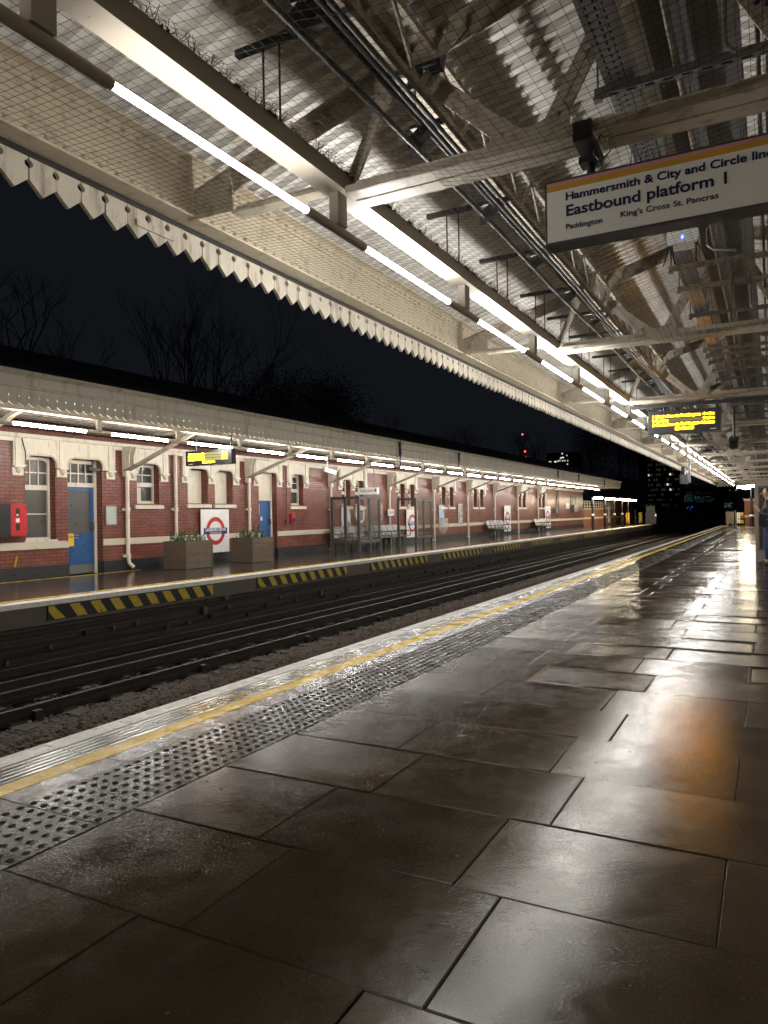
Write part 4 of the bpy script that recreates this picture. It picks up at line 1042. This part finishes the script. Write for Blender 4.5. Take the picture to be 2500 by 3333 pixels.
# ------------------------------------------------------------------ furniture on the opposite platform
def planter(y0, label, seed):
    rnd = random.Random(seed)
    t = thing('wooden_planter', (-13.03,y0+.48,0), label, 'planter', 'timber planters')
    q = MB(); X0,X1,Y0,Y1 = -13.40,-12.66,y0,y0+.97
    for k in range(4):
        z = .01+k*.172; d = rnd.uniform(-.004,.004)
        q.box(X0,X1+d,Y0,Y0+.045,z,z+.166); q.box(X0,X1+d,Y1-.045,Y1,z,z+.166); q.box(X1-.045+d,X1+d,Y0+.046,Y1-.046,z,z+.166); q.box(X0,X0+.045,Y0+.046,Y1-.046,z,z+.166)
    for (x,y) in ((X1+.002,Y0-.003),(X1+.002,Y1-.045)): q.box(x-.05,x+.006,y-.004,y+.05,.01,.69)
    q.build('planks', M['wood'], t)
    q = MB(); q.box(X0+.046,X1-.05,Y0+.046,Y1-.046,.1,.64); q.build('soil', M['ground'], t)
    q = MB()
    for k in range(60):
        c = Vector((rnd.uniform(X0+.08,X1-.08),rnd.uniform(Y0+.06,Y1-.06),.64)); h = rnd.uniform(.10,.30) if k > 5 else rnd.uniform(.3,.5)
        top = c+Vector((rnd.uniform(-.1,.14),rnd.uniform(-.14,.14),h)); q.tube([c,(c+top)/2+Vector((0,.02,.02)),top],[.005,.004,.002],4,False,False)
        for j in range(int(16*h/.2)):
            p = c.lerp(top, rnd.uniform(.25,1)); d = Vector((rnd.uniform(-1,1),rnd.uniform(-1,1),rnd.uniform(-.3,.7))).normalized()*rnd.uniform(.03,.075); sd = d.cross(Vector((rnd.random(),rnd.random(),1))).normalized()*rnd.uniform(.008,.018)
            q.add([p,p+d*.5+sd,p+d,p+d*.5-sd],[(0,1,2,3)])
    q.build('plants', M['leaf'], t)
planter(13.56,'weathered timber planter with leafy plants directly left of the first roundel',3)
planter(16.16,'weathered timber planter with straggly plants in front of the second blue door',9)
def screen(yc, yl, xw, label, open_left=False):
    """L-shaped glass windbreak: a panel across the platform and one along it"""
    t = thing('glass_screen', (-12.9,yc,0), label, 'glass screen', 'glass windbreaks around the bench')
    X1 = -12.45; fr = MB(); gl = MB(); lite = MB(); H0,H1 = .30,1.92
    for x in ((xw,(xw+X1)/2,X1) if not open_left else (xw,X1)):
        fr.box(x-.04,x+.04,yc-.04,yc+.04,0,H1)
    xs = (xw,(xw+X1)/2,X1) if not open_left else (xw,X1)
    fr.box(xw+.04,X1-.04,yc-.035,yc+.035,H1-.08,H1)
    if not open_left: fr.box(xw+.04,X1-.04,yc-.03,yc+.03,H0,H0+.07)
    for a,c in zip(xs[:-1],xs[1:]):
        if open_left: continue
        gl.box(a+.06,c-.06,yc-.005,yc+.005,H0+.08,H1-.09)
        for (p,q_,r,s) in ((a+.04,a+.06,H0+.07,H1-.08),(c-.06,c-.04,H0+.07,H1-.08)): lite.box(p,q_,yc-.02,yc+.02,r,s)
        lite.box(a+.06,c-.06,yc-.02,yc+.02,H0+.07,H0+.09); lite.box(a+.06,c-.06,yc-.02,yc+.02,H1-.10,H1-.08)
    ys = (yc,(yc+yl)/2,yl)
    for y in ys[1:]: fr.box(X1-.035,X1+.035,y-.04,y+.04,0,H1)
    fr.box(X1-.033,X1+.033,yc+.04,yl-.04,H1-.07,H1-.001); fr.box(X1-.03,X1+.03,yc+.04,yl-.04,H0,H0+.07)
    for a,c in zip(ys[:-1],ys[1:]):
        gl.box(X1-.005,X1+.005,a+.06,c-.06,H0+.08,H1-.09)
        for (p,q_) in ((a+.04,a+.065),(c-.065,c-.04)): lite.box(X1-.02,X1+.02,p,q_,H0+.07,H1-.07)
        lite.box(X1-.02,X1+.02,a+.065,c-.065,H0+.07,H0+.10); lite.box(X1-.02,X1+.02,a+.065,c-.065,H1-.10,H1-.07)
    fr.build('frame', M['greyframe'], t); gl.build('glazing', M['glass'], t); lite.build('glazing_bead', M['alu'], t)
screen(21.72,23.2,-13.52,'grey framed glass screen with two panes each way, nearer the camera')
screen(26.25,27.75,-13.22,'grey framed screen with an open bay, at the far end of the bench',True)
def bench(y0, n_, label):
    t = thing('metal_bench', (-13.5,y0,0), label, 'bench', 'metal benches on the opposite platform')
    q = MB(); q.box(-13.60,-13.54,y0,y0+n_*.56,.36,.40)
    for k in range(0,n_+1,2):
        y = y0+k*.56; q.box(-13.58,-13.54,y-.02,y+.02,0,.38); q.box(-13.30,-13.27,y-.02,y+.02,0,.38); q.box(-13.58,-13.27,y-.02,y+.02,.33,.36)
    q.build('frame', M['black'], t)
    for k in range(n_):
        y = y0+k*.56
        q = MB(); q.prism([(-13.60,.45),(-13.22,.42),(-13.19,.40),(-13.19,.385),(-13.60,.43)],'y',y+.03,y+.53); q.build('seat', M['galv'], t)
        q = MB(); q.prism([(-13.62,.47),(-13.76,.86),(-13.78,.87),(-13.775,.84),(-13.64,.46)],'y',y+.03,y+.53); q.build('backrest', M['alu'], t)
    for k in range(n_+1):
        y = y0+k*.56; q = MB(); q.box(-13.66,-13.20,y-.012,y+.012,.60,.63); q.box(-13.22,-13.19,y-.012,y+.012,.42,.63); q.build('armrest', M['alu'], t)
bench(22.0,4,'metal bench seen through the nearer glass screen'); bench(24.5,5,'metal bench in the open between the two glass screens')
bench(37.9,5,'metal bench under the windows left of the third roundel'); bench(47.0,5,'farthest metal bench, left of the last roundel')
t = thing('litter_sack', (-13.6,31.6,.4), 'clear plastic litter sack hanging from a hoop on a cream pipe', 'litter sack')
q = MB(); q.tube([(-13.88,31.45,1.06),(-13.6,31.3,1.06),(-13.42,31.55,1.06),(-13.42,31.9,1.06),(-13.6,32.1,1.05),(-13.88,31.75,1.05)],.018,6); q.build('hoop', M['yellow'], t)
q = MB(); vs = []
for j,(z,s) in enumerate(((1.05,1.0),(.95,1.08),(.75,1.1),(.55,.95),(.42,.6),(.36,.12))):
    for k in range(14):
        an = 2*PI*k/14; rr = .27*s*(1+.08*math.sin(k*3+j*2)); vs.append((-13.62+rr*.75*math.cos(an),31.72+rr*math.sin(an)*1.1,z))
q.add(vs,[(j*14+k,j*14+(k+1)%14,(j+1)*14+(k+1)%14,(j+1)*14+k) for j in range(5) for k in range(14)],True)
m_, n_, b_ = nt('sack_film'); b_.inputs['Base Color'].default_value = (.62,.58,.5,1); b_.inputs['Alpha'].default_value = .32; b_.inputs['Roughness'].default_value = .25
q.build('sack', m_, t)

# ------------------------------------------------------------------ far end of the opposite platform
t = thing('yard_wall', (-13.98,62.3,0), 'low orange brick wall with cream railings beyond the opposite building', 'wall')
b = MB(); b.box(-14.3,-13.98,62.32,77,0,1.5); b.build('wall', M['orangebrick'], t)
b = MB(); b.box(-14.02,-13.93,62.32,87,.66,.82); b.box(-14.32,-13.94,62.32,77,1.5,1.58); b.build('string_course', M['cream'], t)
b = MB()
for z in (1.75,2.0,2.18): b.box(-14.1,-14.05,62.32,77,z,z+.045)
for k in range(16): b.box(-14.12,-14.04,62.4+k*.95,62.5+k*.95,1.58,2.22)
b.build('railing', M['cream'], t)
b = MB(); b.box(-16,-13.98,77,87,0,2.35); b.build('end_block', M['orangebrick'], t)
b = MB(); b.box(-13.98,-13.93,73,73.8,.2,1.75); b.build('door', M['white'], t)
for k,(x,y) in enumerate(((-11.75,55.5),(-11.75,60.0),(-11.75,63.9),(-11.75,67.7),(-11.75,70.8))):
    t = thing('lamp_post', (x,y,0), 'dark post with bright flat lamp past the opposite canopy, %s one from the left' % ORD[k].replace('nearest','first'), 'lamp post', 'lamp posts past the opposite canopy')
    b = MB(); b.tube([(x,y,0),(x,y,1.1)],.11,10); b.tube([(x,y,1.1),(x,y,2.25)],.075,10); b.build('post', M['black'], t)
    b = MB(); b.tube([(x,y,.98),(x,y,1.12)],.125,10); b.build('collar', M['white'], t)
    b = MB(); b.box(x+.1,x+.9,y-.3,y+.3,2.335,2.40); b.box(x-.05,x+.2,y-.04,y+.04,2.24,2.335); b.build('lamp_housing', M['greyframe'], t)
    b = MB(); b.box(x+.15,x+.70,y-.32,y+.32,2.235,2.334); b.build('lamp_panel', M['lamp'], t)
for k,(x,y) in enumerate(((-11.9,70.5),(-11.6,76))):
    t = thing('warning_sign', (x,y,0), 'upright yellow warning sign at the far end of opposite platform, %s one' % ('left','right')[k], 'sign')
    b = MB(); b.box(x,x+.30,y,y+.04,.12,1.15); b.build('board', M['yellowline'], t)
    b = MB(); b.box(x+.04,x+.26,y-.01,y-.002,.15,.3); b.build('notice', M['red'], t)
    b = MB(); b.box(x-.35,x-.27,y,y+.08,0,1.45); b.build('post', M['greyframe'], t)
t = thing('gate_cabinet', (-10.8,76,0), 'grey cabinet with small lamp box at the tip of the opposite platform', 'cabinet')
b = MB(); b.box(-11.0,-10.0,76.2,77,0,1.15); b.build('cabinet', M['greyframe'], t)
b = MB(); b.box(-10.95,-10.1,76.3,76.9,1.15,1.75); b.tube([(-10.5,76.5,1.75),(-10.5,76.5,2.0)],.2,8); b.build('signal_head', M['black'], t)
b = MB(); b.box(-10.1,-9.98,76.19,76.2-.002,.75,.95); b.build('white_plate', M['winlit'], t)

# ------------------------------------------------------------------ far end of the near platform
fixed('end_barrier','steel_dark',[(-3.28,-2.66,66.2,66.25,.12,1.12),(-3.2,-3.1,66.2,66.28,-.1,.12),(-2.82,-2.72,66.2,66.28,-.1,.12)],'dull grey rounded barrier panel at the end of the near platform','barrier')
fixed('gate_post','galv',[(-2.58,-2.51,66.2,66.28,-.1,1.2)],'grey gate post between the barrier panel and the yellow sign','post')
t = thing('warning_sign', (-2.23,66.1,.15), 'yellow and white warning board with red and blue panels at the near platform end', 'sign')
b = MB(); b.box(-2.47,-1.98,66.1,66.14,.15,1.03); b.build('board', M['yellow'], t)
b = MB(); b.box(-2.46,-2.24,66.095,66.0985,.17,1.01); b.build('white_panel', M['white'], t)
b = MB(); b.box(-2.23,-1.99,66.095,66.0985,.62,.80); b.build('red_panel', M['red'], t)
b = MB(); b.box(-2.23,-1.99,66.095,66.0985,.40,.60); b.build('blue_panel', M['blue'], t)
for z,tri in ((.86,1),(.66,0),(.46,2),(.24,1)):
    b = MB()
    if tri == 1: b.prism([(-2.41,z),(-2.29,z),(-2.35,z+.11)],'y',66.090,66.0945)
    else: b.disc((-2.35,66.090,z+.05),.06,'y',16,.035 if tri == 0 else 0,.004)
    b.build('symbol', M['red'] if tri == 0 else M['black'], t)
t = thing('end_building', (-1.4,68,0), 'orange brick end building lit by floodlights at the far end of the near platform', 'building')
b = MB(); b.box(-1.95,3,68,74,-.3,2.0); b.build('wall', M['orangebrick'], t)
b = MB(); b.box(-2.0,3.05,67.94,74.05,2.0,2.15); b.box(-1.97,3.0,67.95,67.999,.62,.80); b.build('coping', M['cream'], t)
t = thing('lamp_column', (-1.30,62,0), 'dark column with white band in front of the orange end building', 'column')
b = MB(); b.tube([(-1.30,62,0),(-1.30,62,1.15)],.14,12); b.tube([(-1.30,62,1.15),(-1.30,62,3.3)],.09,12); b.build('shaft', M['black'], t)
b = MB(); b.tube([(-1.30,62,.75),(-1.30,62,.88)],.155,12); b.build('white_band', M['white'], t)
for k,(x,y) in enumerate(((-1.95,61),(-1.62,64.5),(-1.28,59.5))):
    t = thing('flood_lamp', (x,y,2.9), 'dazzling white floodlight over the far end of the near platform, %s one' % ('left','middle','right')[k], 'floodlight', 'floodlights over the platform end')
    b = MB(); b.box(x-.29,x+.29,y-.2,y+.2,3.03,3.10); b.tube([(x,y,3.1),(x,y,3.3)],.03,6); b.build('housing', M['greyframe'], t)
    b = MB(); b.prism([(y-.24,2.86),(y+.19,2.93),(y+.19,3.028),(y-.24,3.028)],'x',x-.27,x+.27); b.build('lamp_panel', M['lamp'], t)
fixed('hanging_bell','black',[(-2.16,-2.02,57.5,57.64,2.55,2.62),(-2.10,-2.08,57.56,57.58,2.62,3.3)],'dark round fitting hanging left of the floodlights','fitting')
# near platform building on the right
t = thing('platform_building', (1.4,20,0), 'unseen station building along the right side of the near platform, cream to bounce light', 'building')
b = MB(); b.box(1.30,1.6,-4,58,.5,3.98); b.build('wall', M['cream_grimy'], t)  # out-of-view wall, pale colour chosen to bounce fill light under the canopy
b = MB(); b.box(1.25,1.6,-4,58,-.03,.499); b.build('plinth', M['plinth'], t)
b = MB(); b.box(1.27,1.2995,-4,58,.9,1.05); b.build('string_course', M['steel_dark'], t)
t = thing('waiting_room', (.4,21,0), 'brown waiting room cabin with pale framed window at the right edge', 'kiosk')
b = MB(); X0=-.345; b.box(X0,1.22,19.5,22.5,0,.28); b.box(X0,X0+.075,19.5,22.5,.28,1.95); b.box(X0+.075,1.22,19.5,22.5,1.80,1.95); b.box(X0+.075,1.22,19.62,22.5,.28,1.80); b.build('walls', simple('brown_cabin_panel', (.34,.29,.25), .5, var=.15), t)
b = MB(); b.box(X0+.08,X0+.105,19.49,19.6,.30,1.78); b.box(X0+.105,1.2,19.49,19.6,1.755,1.78); b.box(X0+.105,1.2,19.49,19.6,.30,.325); b.build('window_frame', M['alu'], t)
b = MB(); b.box(X0+.105,1.2,19.55,19.56,.325,1.755); b.build('pane', simple('smoked_pane', (.16,.135,.115), .15), t)

# ------------------------------------------------------------------ person
def skin(name, chains, m, parent, sub=2, root=0):
    """chains: lists of (x,y,z,r); points with equal coordinates are merged"""
    vs, rs, es, ix = [], [], [], {}
    for ch in chains:
        prev = None
        for p in ch:
            key = tuple(round(c,4) for c in p[:3])
            if key not in ix: ix[key] = len(vs); vs.append(p[:3]); rs.append(p[3])
            if prev is not None and prev != ix[key]: es.append((prev, ix[key]))
            prev = ix[key]
    L = WL[parent.name]
    me = bpy.data.meshes.new(name); me.from_pydata([tuple(Vector(v)-L) for v in vs], es, [])
    o = bpy.data.objects.new(name, me); COL.objects.link(o)
    o.modifiers.new('skin','SKIN').use_smooth_shade = True
    sv = me.skin_vertices[0].data
    for k,r in enumerate(rs):
        rr = r if isinstance(r,(tuple,list)) else (r,r); sv[k].radius = rr; sv[k].use_root = (k == root)
    s = o.modifiers.new('sub','SUBSURF'); s.levels = s.render_levels = sub
    bpy.context.view_layer.update(); dg = bpy.context.evaluated_depsgraph_get()
    m2 = bpy.data.meshes.new_from_object(o.evaluated_get(dg)); COL.objects.unlink(o); bpy.data.objects.remove(o)
    m2.name = name; m2.materials.clear(); m2.materials.append(m)
    return link(bpy.data.objects.new(name, m2), parent, L)
PX, PY = -.05, 18.62
def q3(x,y,z,r): return (PX+x,PY+y,z,r)      # person faces -x; +y is the person's right
P = thing('person', (PX,PY,0), 'person in dark jacket and jeans standing at the right edge, looking down at a phone', 'person')
arms = []
for s in (1,-1):
    arms.append([q3(.01,0,1.40,.10),q3(.02,.10*s,1.40,.07),q3(.03,.19*s,1.36,.055),q3(.05,.23*s,1.10,.045),q3(-.14,.10*s,1.16,.034),q3(-.19,.055*s,1.235,.026)])
fing = []
for s in (1,-1):
    pal = q3(-.215,.05*s,1.265,.027); 
    for k in range(4):
        fing.append([q3(-.19,.055*s,1.235,.026),pal,q3(-.235+.004*k,(.052-.004*k)*s,1.275+.013*k,.009),q3(-.262+.006*k,(.03-.002*k)*s,1.285+.013*k,.008),q3(-.262+.006*k,.006*s,1.288+.013*k,.007)])
    fing.append([pal,q3(-.205,.035*s,1.288,.010),q3(-.205,.018*s,1.315,.008)])
head = [q3(0,0,1.02,.12),q3(.01,0,1.22,.125),q3(.01,0,1.40,.10),q3(.0,0,1.49,.055),q3(-.025,0,1.545,.06),q3(-.045,0,1.60,(.088,.075)),q3(-.035,0,1.665,(.098,.082)),q3(-.01,0,1.725,.065)]
legs = []
for s,dx in ((1,-.05),(-1,.06)):
    legs.append([q3(0,0,1.02,.12),q3(.01,.09*s,.92,.09),q3(dx*.6-.01,.10*s,.50,.058),q3(dx+.02,.10*s,.09,.042),q3(dx-.06,.10*s,.05,.04),q3(dx-.14,.10*s,.035,.03)])
body = skin('body', [head]+arms+fing+legs, M['skin'], P)
f = MB()
hx, hz = PX-.045, 1.60
f.tube([(hx-.08,PY,1.628),(hx-.112,PY,1.595),(hx-.085,PY,1.585)],[.010,.016,.010],8)
for s in (1,-1): f.dome((hx-.002,PY+.078*s,1.612),.028,.016,10,(0,s,0)); 
f.build('face_features', M['skin'], P)
f = MB()
for s in (1,-1): f.dome((hx-.078,PY+.033*s,1.622),.011,.008,8,(-1,0,0)); f.box(hx-.088,hx-.076,PY+.033*s-.02,PY+.033*s+.02,1.645,1.651)
f.box(hx-.082,hx-.072,PY-.024,PY+.024,1.553,1.560)
f.build('eyes_and_mouth', M['hair'], P)
skin('hair', [[q3(.03,0,1.60,.06),q3(.02,0,1.66,(.105,.095)),q3(-.02,0,1.715,(.10,.088)),q3(-.055,0,1.735,.05)]], M['hair'], P)
jk = [[q3(0,0,.90,(.155,.19)),q3(.01,0,1.02,(.15,.175)),q3(.01,0,1.22,(.15,.18)),q3(.01,0,1.40,(.115,.13)),q3(.005,0,1.475,.075)]]
for a in arms: jk.append([(p[0],p[1],p[2],p[3]+.017 if isinstance(p[3],float) else p[3]) for p in a[:-1]]+[q3(-.175,.068*(1 if a[2][1]>PY else -1),1.21,.042)])
skin('jacket', jk, M['jacket'], P)
for s,dx in ((1,-.05),(-1,.06)):
    pass
skin('jeans', [[q3(0,0,1.02,.13)]+[(p[0],p[1],p[2],p[3]+.02) for p in L[1:4]] for L in legs], M['jeans'], P)
for s,dx in ((1,-.05),(-1,.06)):
    skin('shoe', [[q3(dx+.05,.10*s,.05,.045),q3(dx-.02,.10*s,.06,.05),q3(dx-.11,.10*s,.045,.047),q3(dx-.18,.10*s,.035,.038)]], M['rubber'], P)
b = MB(); b.bar((PX-.295,PY,1.36),(PX-.215,PY,1.275),.075,.010,(1,0,1)); b.build('phone', M['white'], None, label='pale phone held by the person at the right edge', cat='phone')
b = MB(); b.prism([(PX-.20,.88),(PX-.06,.86),(PX-.04,1.14),(PX-.18,1.16)],'y',PY-.19,PY-.13); b.tube([(PX-.12,PY-.16,1.15),(PX-.07,PY-.15,1.36),(PX+.0,PY-.06,1.49),(PX+.05,PY+.06,1.47)],.012,6)
b.build('shoulder_bag', M['black'], None, label='black shoulder bag with white strip hanging on the person at the right edge', cat='bag')

# ------------------------------------------------------------------ beyond the station: towers, road signs, lights, trees
def tower(name, x0, x1, y, z1, nx, nz, label, litrows, z0=-1.6, fl=2.6):
    t = thing(name, ((x0+x1)/2,y,z0), label, 'building')
    b = MB(); b.box(x0,x1,y,y+14,z0,z1)
    for k in range(nz): z = 1+k*fl*.5; b.box(x0-.15,x1+.15,y-.25,y-.001,z-.14,z-.03)
    b.build('wall', M['tower'], t)
    rnd = random.Random(name+str(x0)); w_ = (x1-x0)/nx
    for k in range(nz):
        for i in range(nx):
            z = 1+k*fl*.5+.25; xa = x0+i*w_+w_*.2; r = rnd.random()
            if r > .55: continue
            q = MB(); q.box(xa,xa+w_*.65,y-.05,y-.002,z,z+.55); q.build('window', M['winlit'] if r < litrows else M['windim'], t)
tower('apartment_tower', -28.2, -20.4, 200, 18, 12, 12, 'dark tower block with rows of lit windows beyond the end of the tracks', .06)
tower('apartment_tower', -31.0, -28.4, 205, 19, 2, 2, 'plain grey tower wall left of the lit tower block', 0)
t = thing('office_block', (-22,270,-1.6), 'low far office block with one long row of lit windows', 'building')
b = MB(); b.box(-31,-14,270,282,-1.6,9.3); b.build('wall', M['tower'], t)
b = MB()
for k in range(16): b.box(-26.2+k*.66,-25.85+k*.66,269.95,269.998,6.6-k*.02,7.8-k*.02)
b.build('windim', M['windim'], t).name = 'window_row'
b = MB()
for k in range(13):
    if k % 3 != 1 or k > 9: b.box(-27+k*.85,-26.7+k*.85,269.95,269.998,5.6,5.95)
b.build('lit_windows', M['winlit'], t)
t = thing('road_gantry', (-16,200,-1.6), 'faintly lit green road sign gantry across the far road', 'road sign')
for (xa,xb,za,zb) in ((-19.3,-16.8,3.55,5.2),(-16.7,-12.6,3.4,4.7)):
    b = MB(); b.box(xa,xb,199.9,200,za,zb); b.build('sign_edge', M['greenedge'], t)
    b = MB(); b.box(xa+.08,xb-.08,199.85,199.898,za+.08,zb-.08); b.build('sign_panel', M['greensign'], t)
b = MB(); b.box(-18.1,-18.0,200,200.1,-1.6,5.2); b.box(-14.2,-14.1,200,200.1,-1.6,4.7); b.build('post', M['greyframe'], t)
t = thing('road_gantry', (-9,200,-1.6), 'second dim green road sign low to the right of the gantry', 'road sign')
b = MB(); b.box(-10.2,-8.4,199.9,200,1.9,3.0); b.build('sign_panel', M['greenedge'], t)
b = MB(); b.box(-9.5,-9.4,200,200.1,-1.6,2.6); b.build('post', M['greyframe'], t)
t = thing('blue_display', (-18,190,0), 'small glowing blue display among the dark far buildings', 'display')
b = MB(); b.box(-18.2,-16.2,190.05,190.3,-.4,2.6); b.build('case', M['black'], t)
b = MB(); rnd = random.Random(4)
for k in range(34): xx = rnd.uniform(-18.1,-16.5); zz = rnd.uniform(.9,2.4); b.box(xx,xx+rnd.uniform(.08,.4),190,190.03,zz,zz+.07)
b.build('glowing_marks', M['bluelamp'], t)
for k,(x,z) in enumerate(((-8.6,6.0),(-8.1,5.35),(-7.5,5.9))):
    t = thing('street_lamp', (x,195,-1.6), 'tiny white street lamp far beyond the platform end, %s of three' % ('left','middle','right')[k], 'street lamp', 'far street lamps')
    b = MB(); b.tube([(x,195,-1.6),(x,195,z-.1)],.05,5); b.build('post', M['black'], t)
    b = MB(); b.box(x-.15,x+.15,194.8,195.2,z-.1,z+.12); b.build('lamp', M['winlit'], t)
t = thing('apartment_tower', (-75,300,-1.6), 'far tower with scattered bright windows above the opposite canopy roof', 'building')
b = MB(); b.box(-82,-70,300,312,-1.6,26); b.build('wall', M['tower'], t)
b = MB()
for (x,z) in ((-81,22),(-80.4,22),(-80.9,20.9),(-78.7,22),(-78.2,22),(-77.3,22.2),(-76.6,22.4),(-76.2,23.4),(-75.6,25.2),(-75.6,23.6),(-75.1,23.6),(-75.4,22.2),(-74.5,22.2),(-73.6,24.4),(-73.4,22.2),(-73.5,20.8),(-73.6,19.4)): b.box(x,x+.45,299.9,299.998,z,z+.55)
b.build('lit_windows', M['winlit'], t)
t = thing('tower_crane', (-92,300,-1.6), 'far crane mast marked by three red warning lights', 'crane')
b = MB(); b.bar((-91.2,301,-1.6),(-91.2,301,34.6),.22,.22); b.bar((-93,301,34.2),(-90,301,34.2),.2,.2); b.build('mast', M['black'], t)
for (x,z) in ((-92,34.5),(-91.0,27.2),(-90.9,24.7)):
    b = MB(); b.tube([(x,300,z-.3),(x,300,z+.3)],.32,8); b.build('warning_light', M['redlamp'], t)

def bare_tree(x, y, h, seed, label, spread=1.0, z0=-1.0):
    rnd = random.Random(seed); t = thing('bare_tree', (x,y,z0), label, 'tree', 'bare trees behind the opposite station')
    tr = MB(); tw = MB()
    def grow(p, d, L, r, lev):
        pts = [p]; q = p.copy(); dd = d.copy(); nseg = 3
        for i in range(nseg):
            dd = (dd+Vector((rnd.uniform(-1,1),rnd.uniform(-1,1),rnd.uniform(-.4,.7)))*.16).normalized(); q = q+dd*(L/nseg); pts.append(q.copy())
        (tr if lev < 2 else tw).tube(pts,[r,r*.9,r*.78,r*.62],6 if lev < 2 else 3,True,False)
        if lev >= 6: return
        for k in range(rnd.choice((2,3)) if lev < 5 else 3):
            nd = (dd+Vector((rnd.uniform(-1,1)*spread,rnd.uniform(-1,1)*spread,rnd.uniform(-.25,.6)))*.62).normalized()
            grow(pts[-1] if k < 2 else pts[2], nd, L*rnd.uniform(.62,.84), r*.58, lev+1)
    for k in range(2 if seed % 2 else 1):
        grow(Vector((x+k*.5,y+k*.6,z0)), Vector((rnd.uniform(-.1,.1),rnd.uniform(-.15,.15),1)).normalized(), h*.30, h*.014, 0)
    tr.build('trunk', M['bark'], t); tw.build('crown', M['bark'], t)
for a in ((-30,32.3,16,11,'tall bare forked tree standing clear against the night sky left of centre',.9),(-31,21.5,16,12,'bushy bare tree behind the canopy roof at the far left',1.1),(-36,29,17,14,'thin bare tree left of the tall forked tree',1.0),
          (-33,46,15,15,'bare tree right of the tall forked tree',1.0),(-34,62,15,16,'bare tree above the middle of the opposite canopy',1.1),(-32,79,14,17,'bare tree nearer the far end of the opposite canopy',1.1),(-31,100,15,19,'bare tree left of the dark evergreens',1.0)): bare_tree(*a)
def dense_tree(x, y, h, rad, seed, label):
    rnd = random.Random(seed); t = thing('evergreen_tree', (x,y,-1.4), label, 'tree', 'dark evergreens beyond the opposite platform')
    b = MB(); b.tube([(x,y,-1.4),(x+.2,y,h*.4),(x,y,h*.8)],[.35,.22,.06],7); b.build('trunk', M['bark'], t)
    b = MB()
    for c in range(70):
        an = rnd.uniform(0,2*PI); zz = rnd.uniform(.08,1)**.8*h; rr = rad*(1-.55*(zz/h)**2)*rnd.uniform(.2,1.05)
        cc = Vector((x+rr*math.cos(an),y+rr*math.sin(an),zz))
        for k in range(190):
            p = cc+Vector((rnd.gauss(0,1),rnd.gauss(0,1),rnd.gauss(0,.8)))*rad*.21
            d = Vector((rnd.uniform(-1,1),rnd.uniform(-1,1),rnd.uniform(-.6,.6))).normalized()*rnd.uniform(.07,.2); s = d.cross(Vector((rnd.random(),rnd.random(),.6))).normalized()*.05
            b.add([p-d,p+s,p+d,p-s],[(0,1,2,3)])
    b.build('crown', M['leafdark'], t)
for a in ((-24,112,14,5.5,1,'dark evergreen at the left of the clump past the opposite platform'),(-22.5,128,17,6,2,'tallest dark evergreen of the clump past the opposite platform'),(-21.5,142,16,6,3,'dark evergreen on the right of the clump beside the tower block'),(-16.5,100,5,4,4,'low dark bush beyond the tip of the opposite platform'),
          (-38,50,13,5,5,'dark leafy tree behind the bare trees at centre'),(-37,58,14,5.5,6,'broad dark leafy tree behind the bare trees, right of centre'),(-13,150,6,7,7,'wide low dark trees between the tracks and the far road'),(-5,120,6,6,8,'dark bushes behind the near platform barrier')): dense_tree(*a)
b = MB(); b.prism([(-10,-1.5),(-14,.5),(-20,2.2),(-40,2.6),(-40,-1.6)],'y',90,188); b.build('embankment', M['ground'], kind='structure')
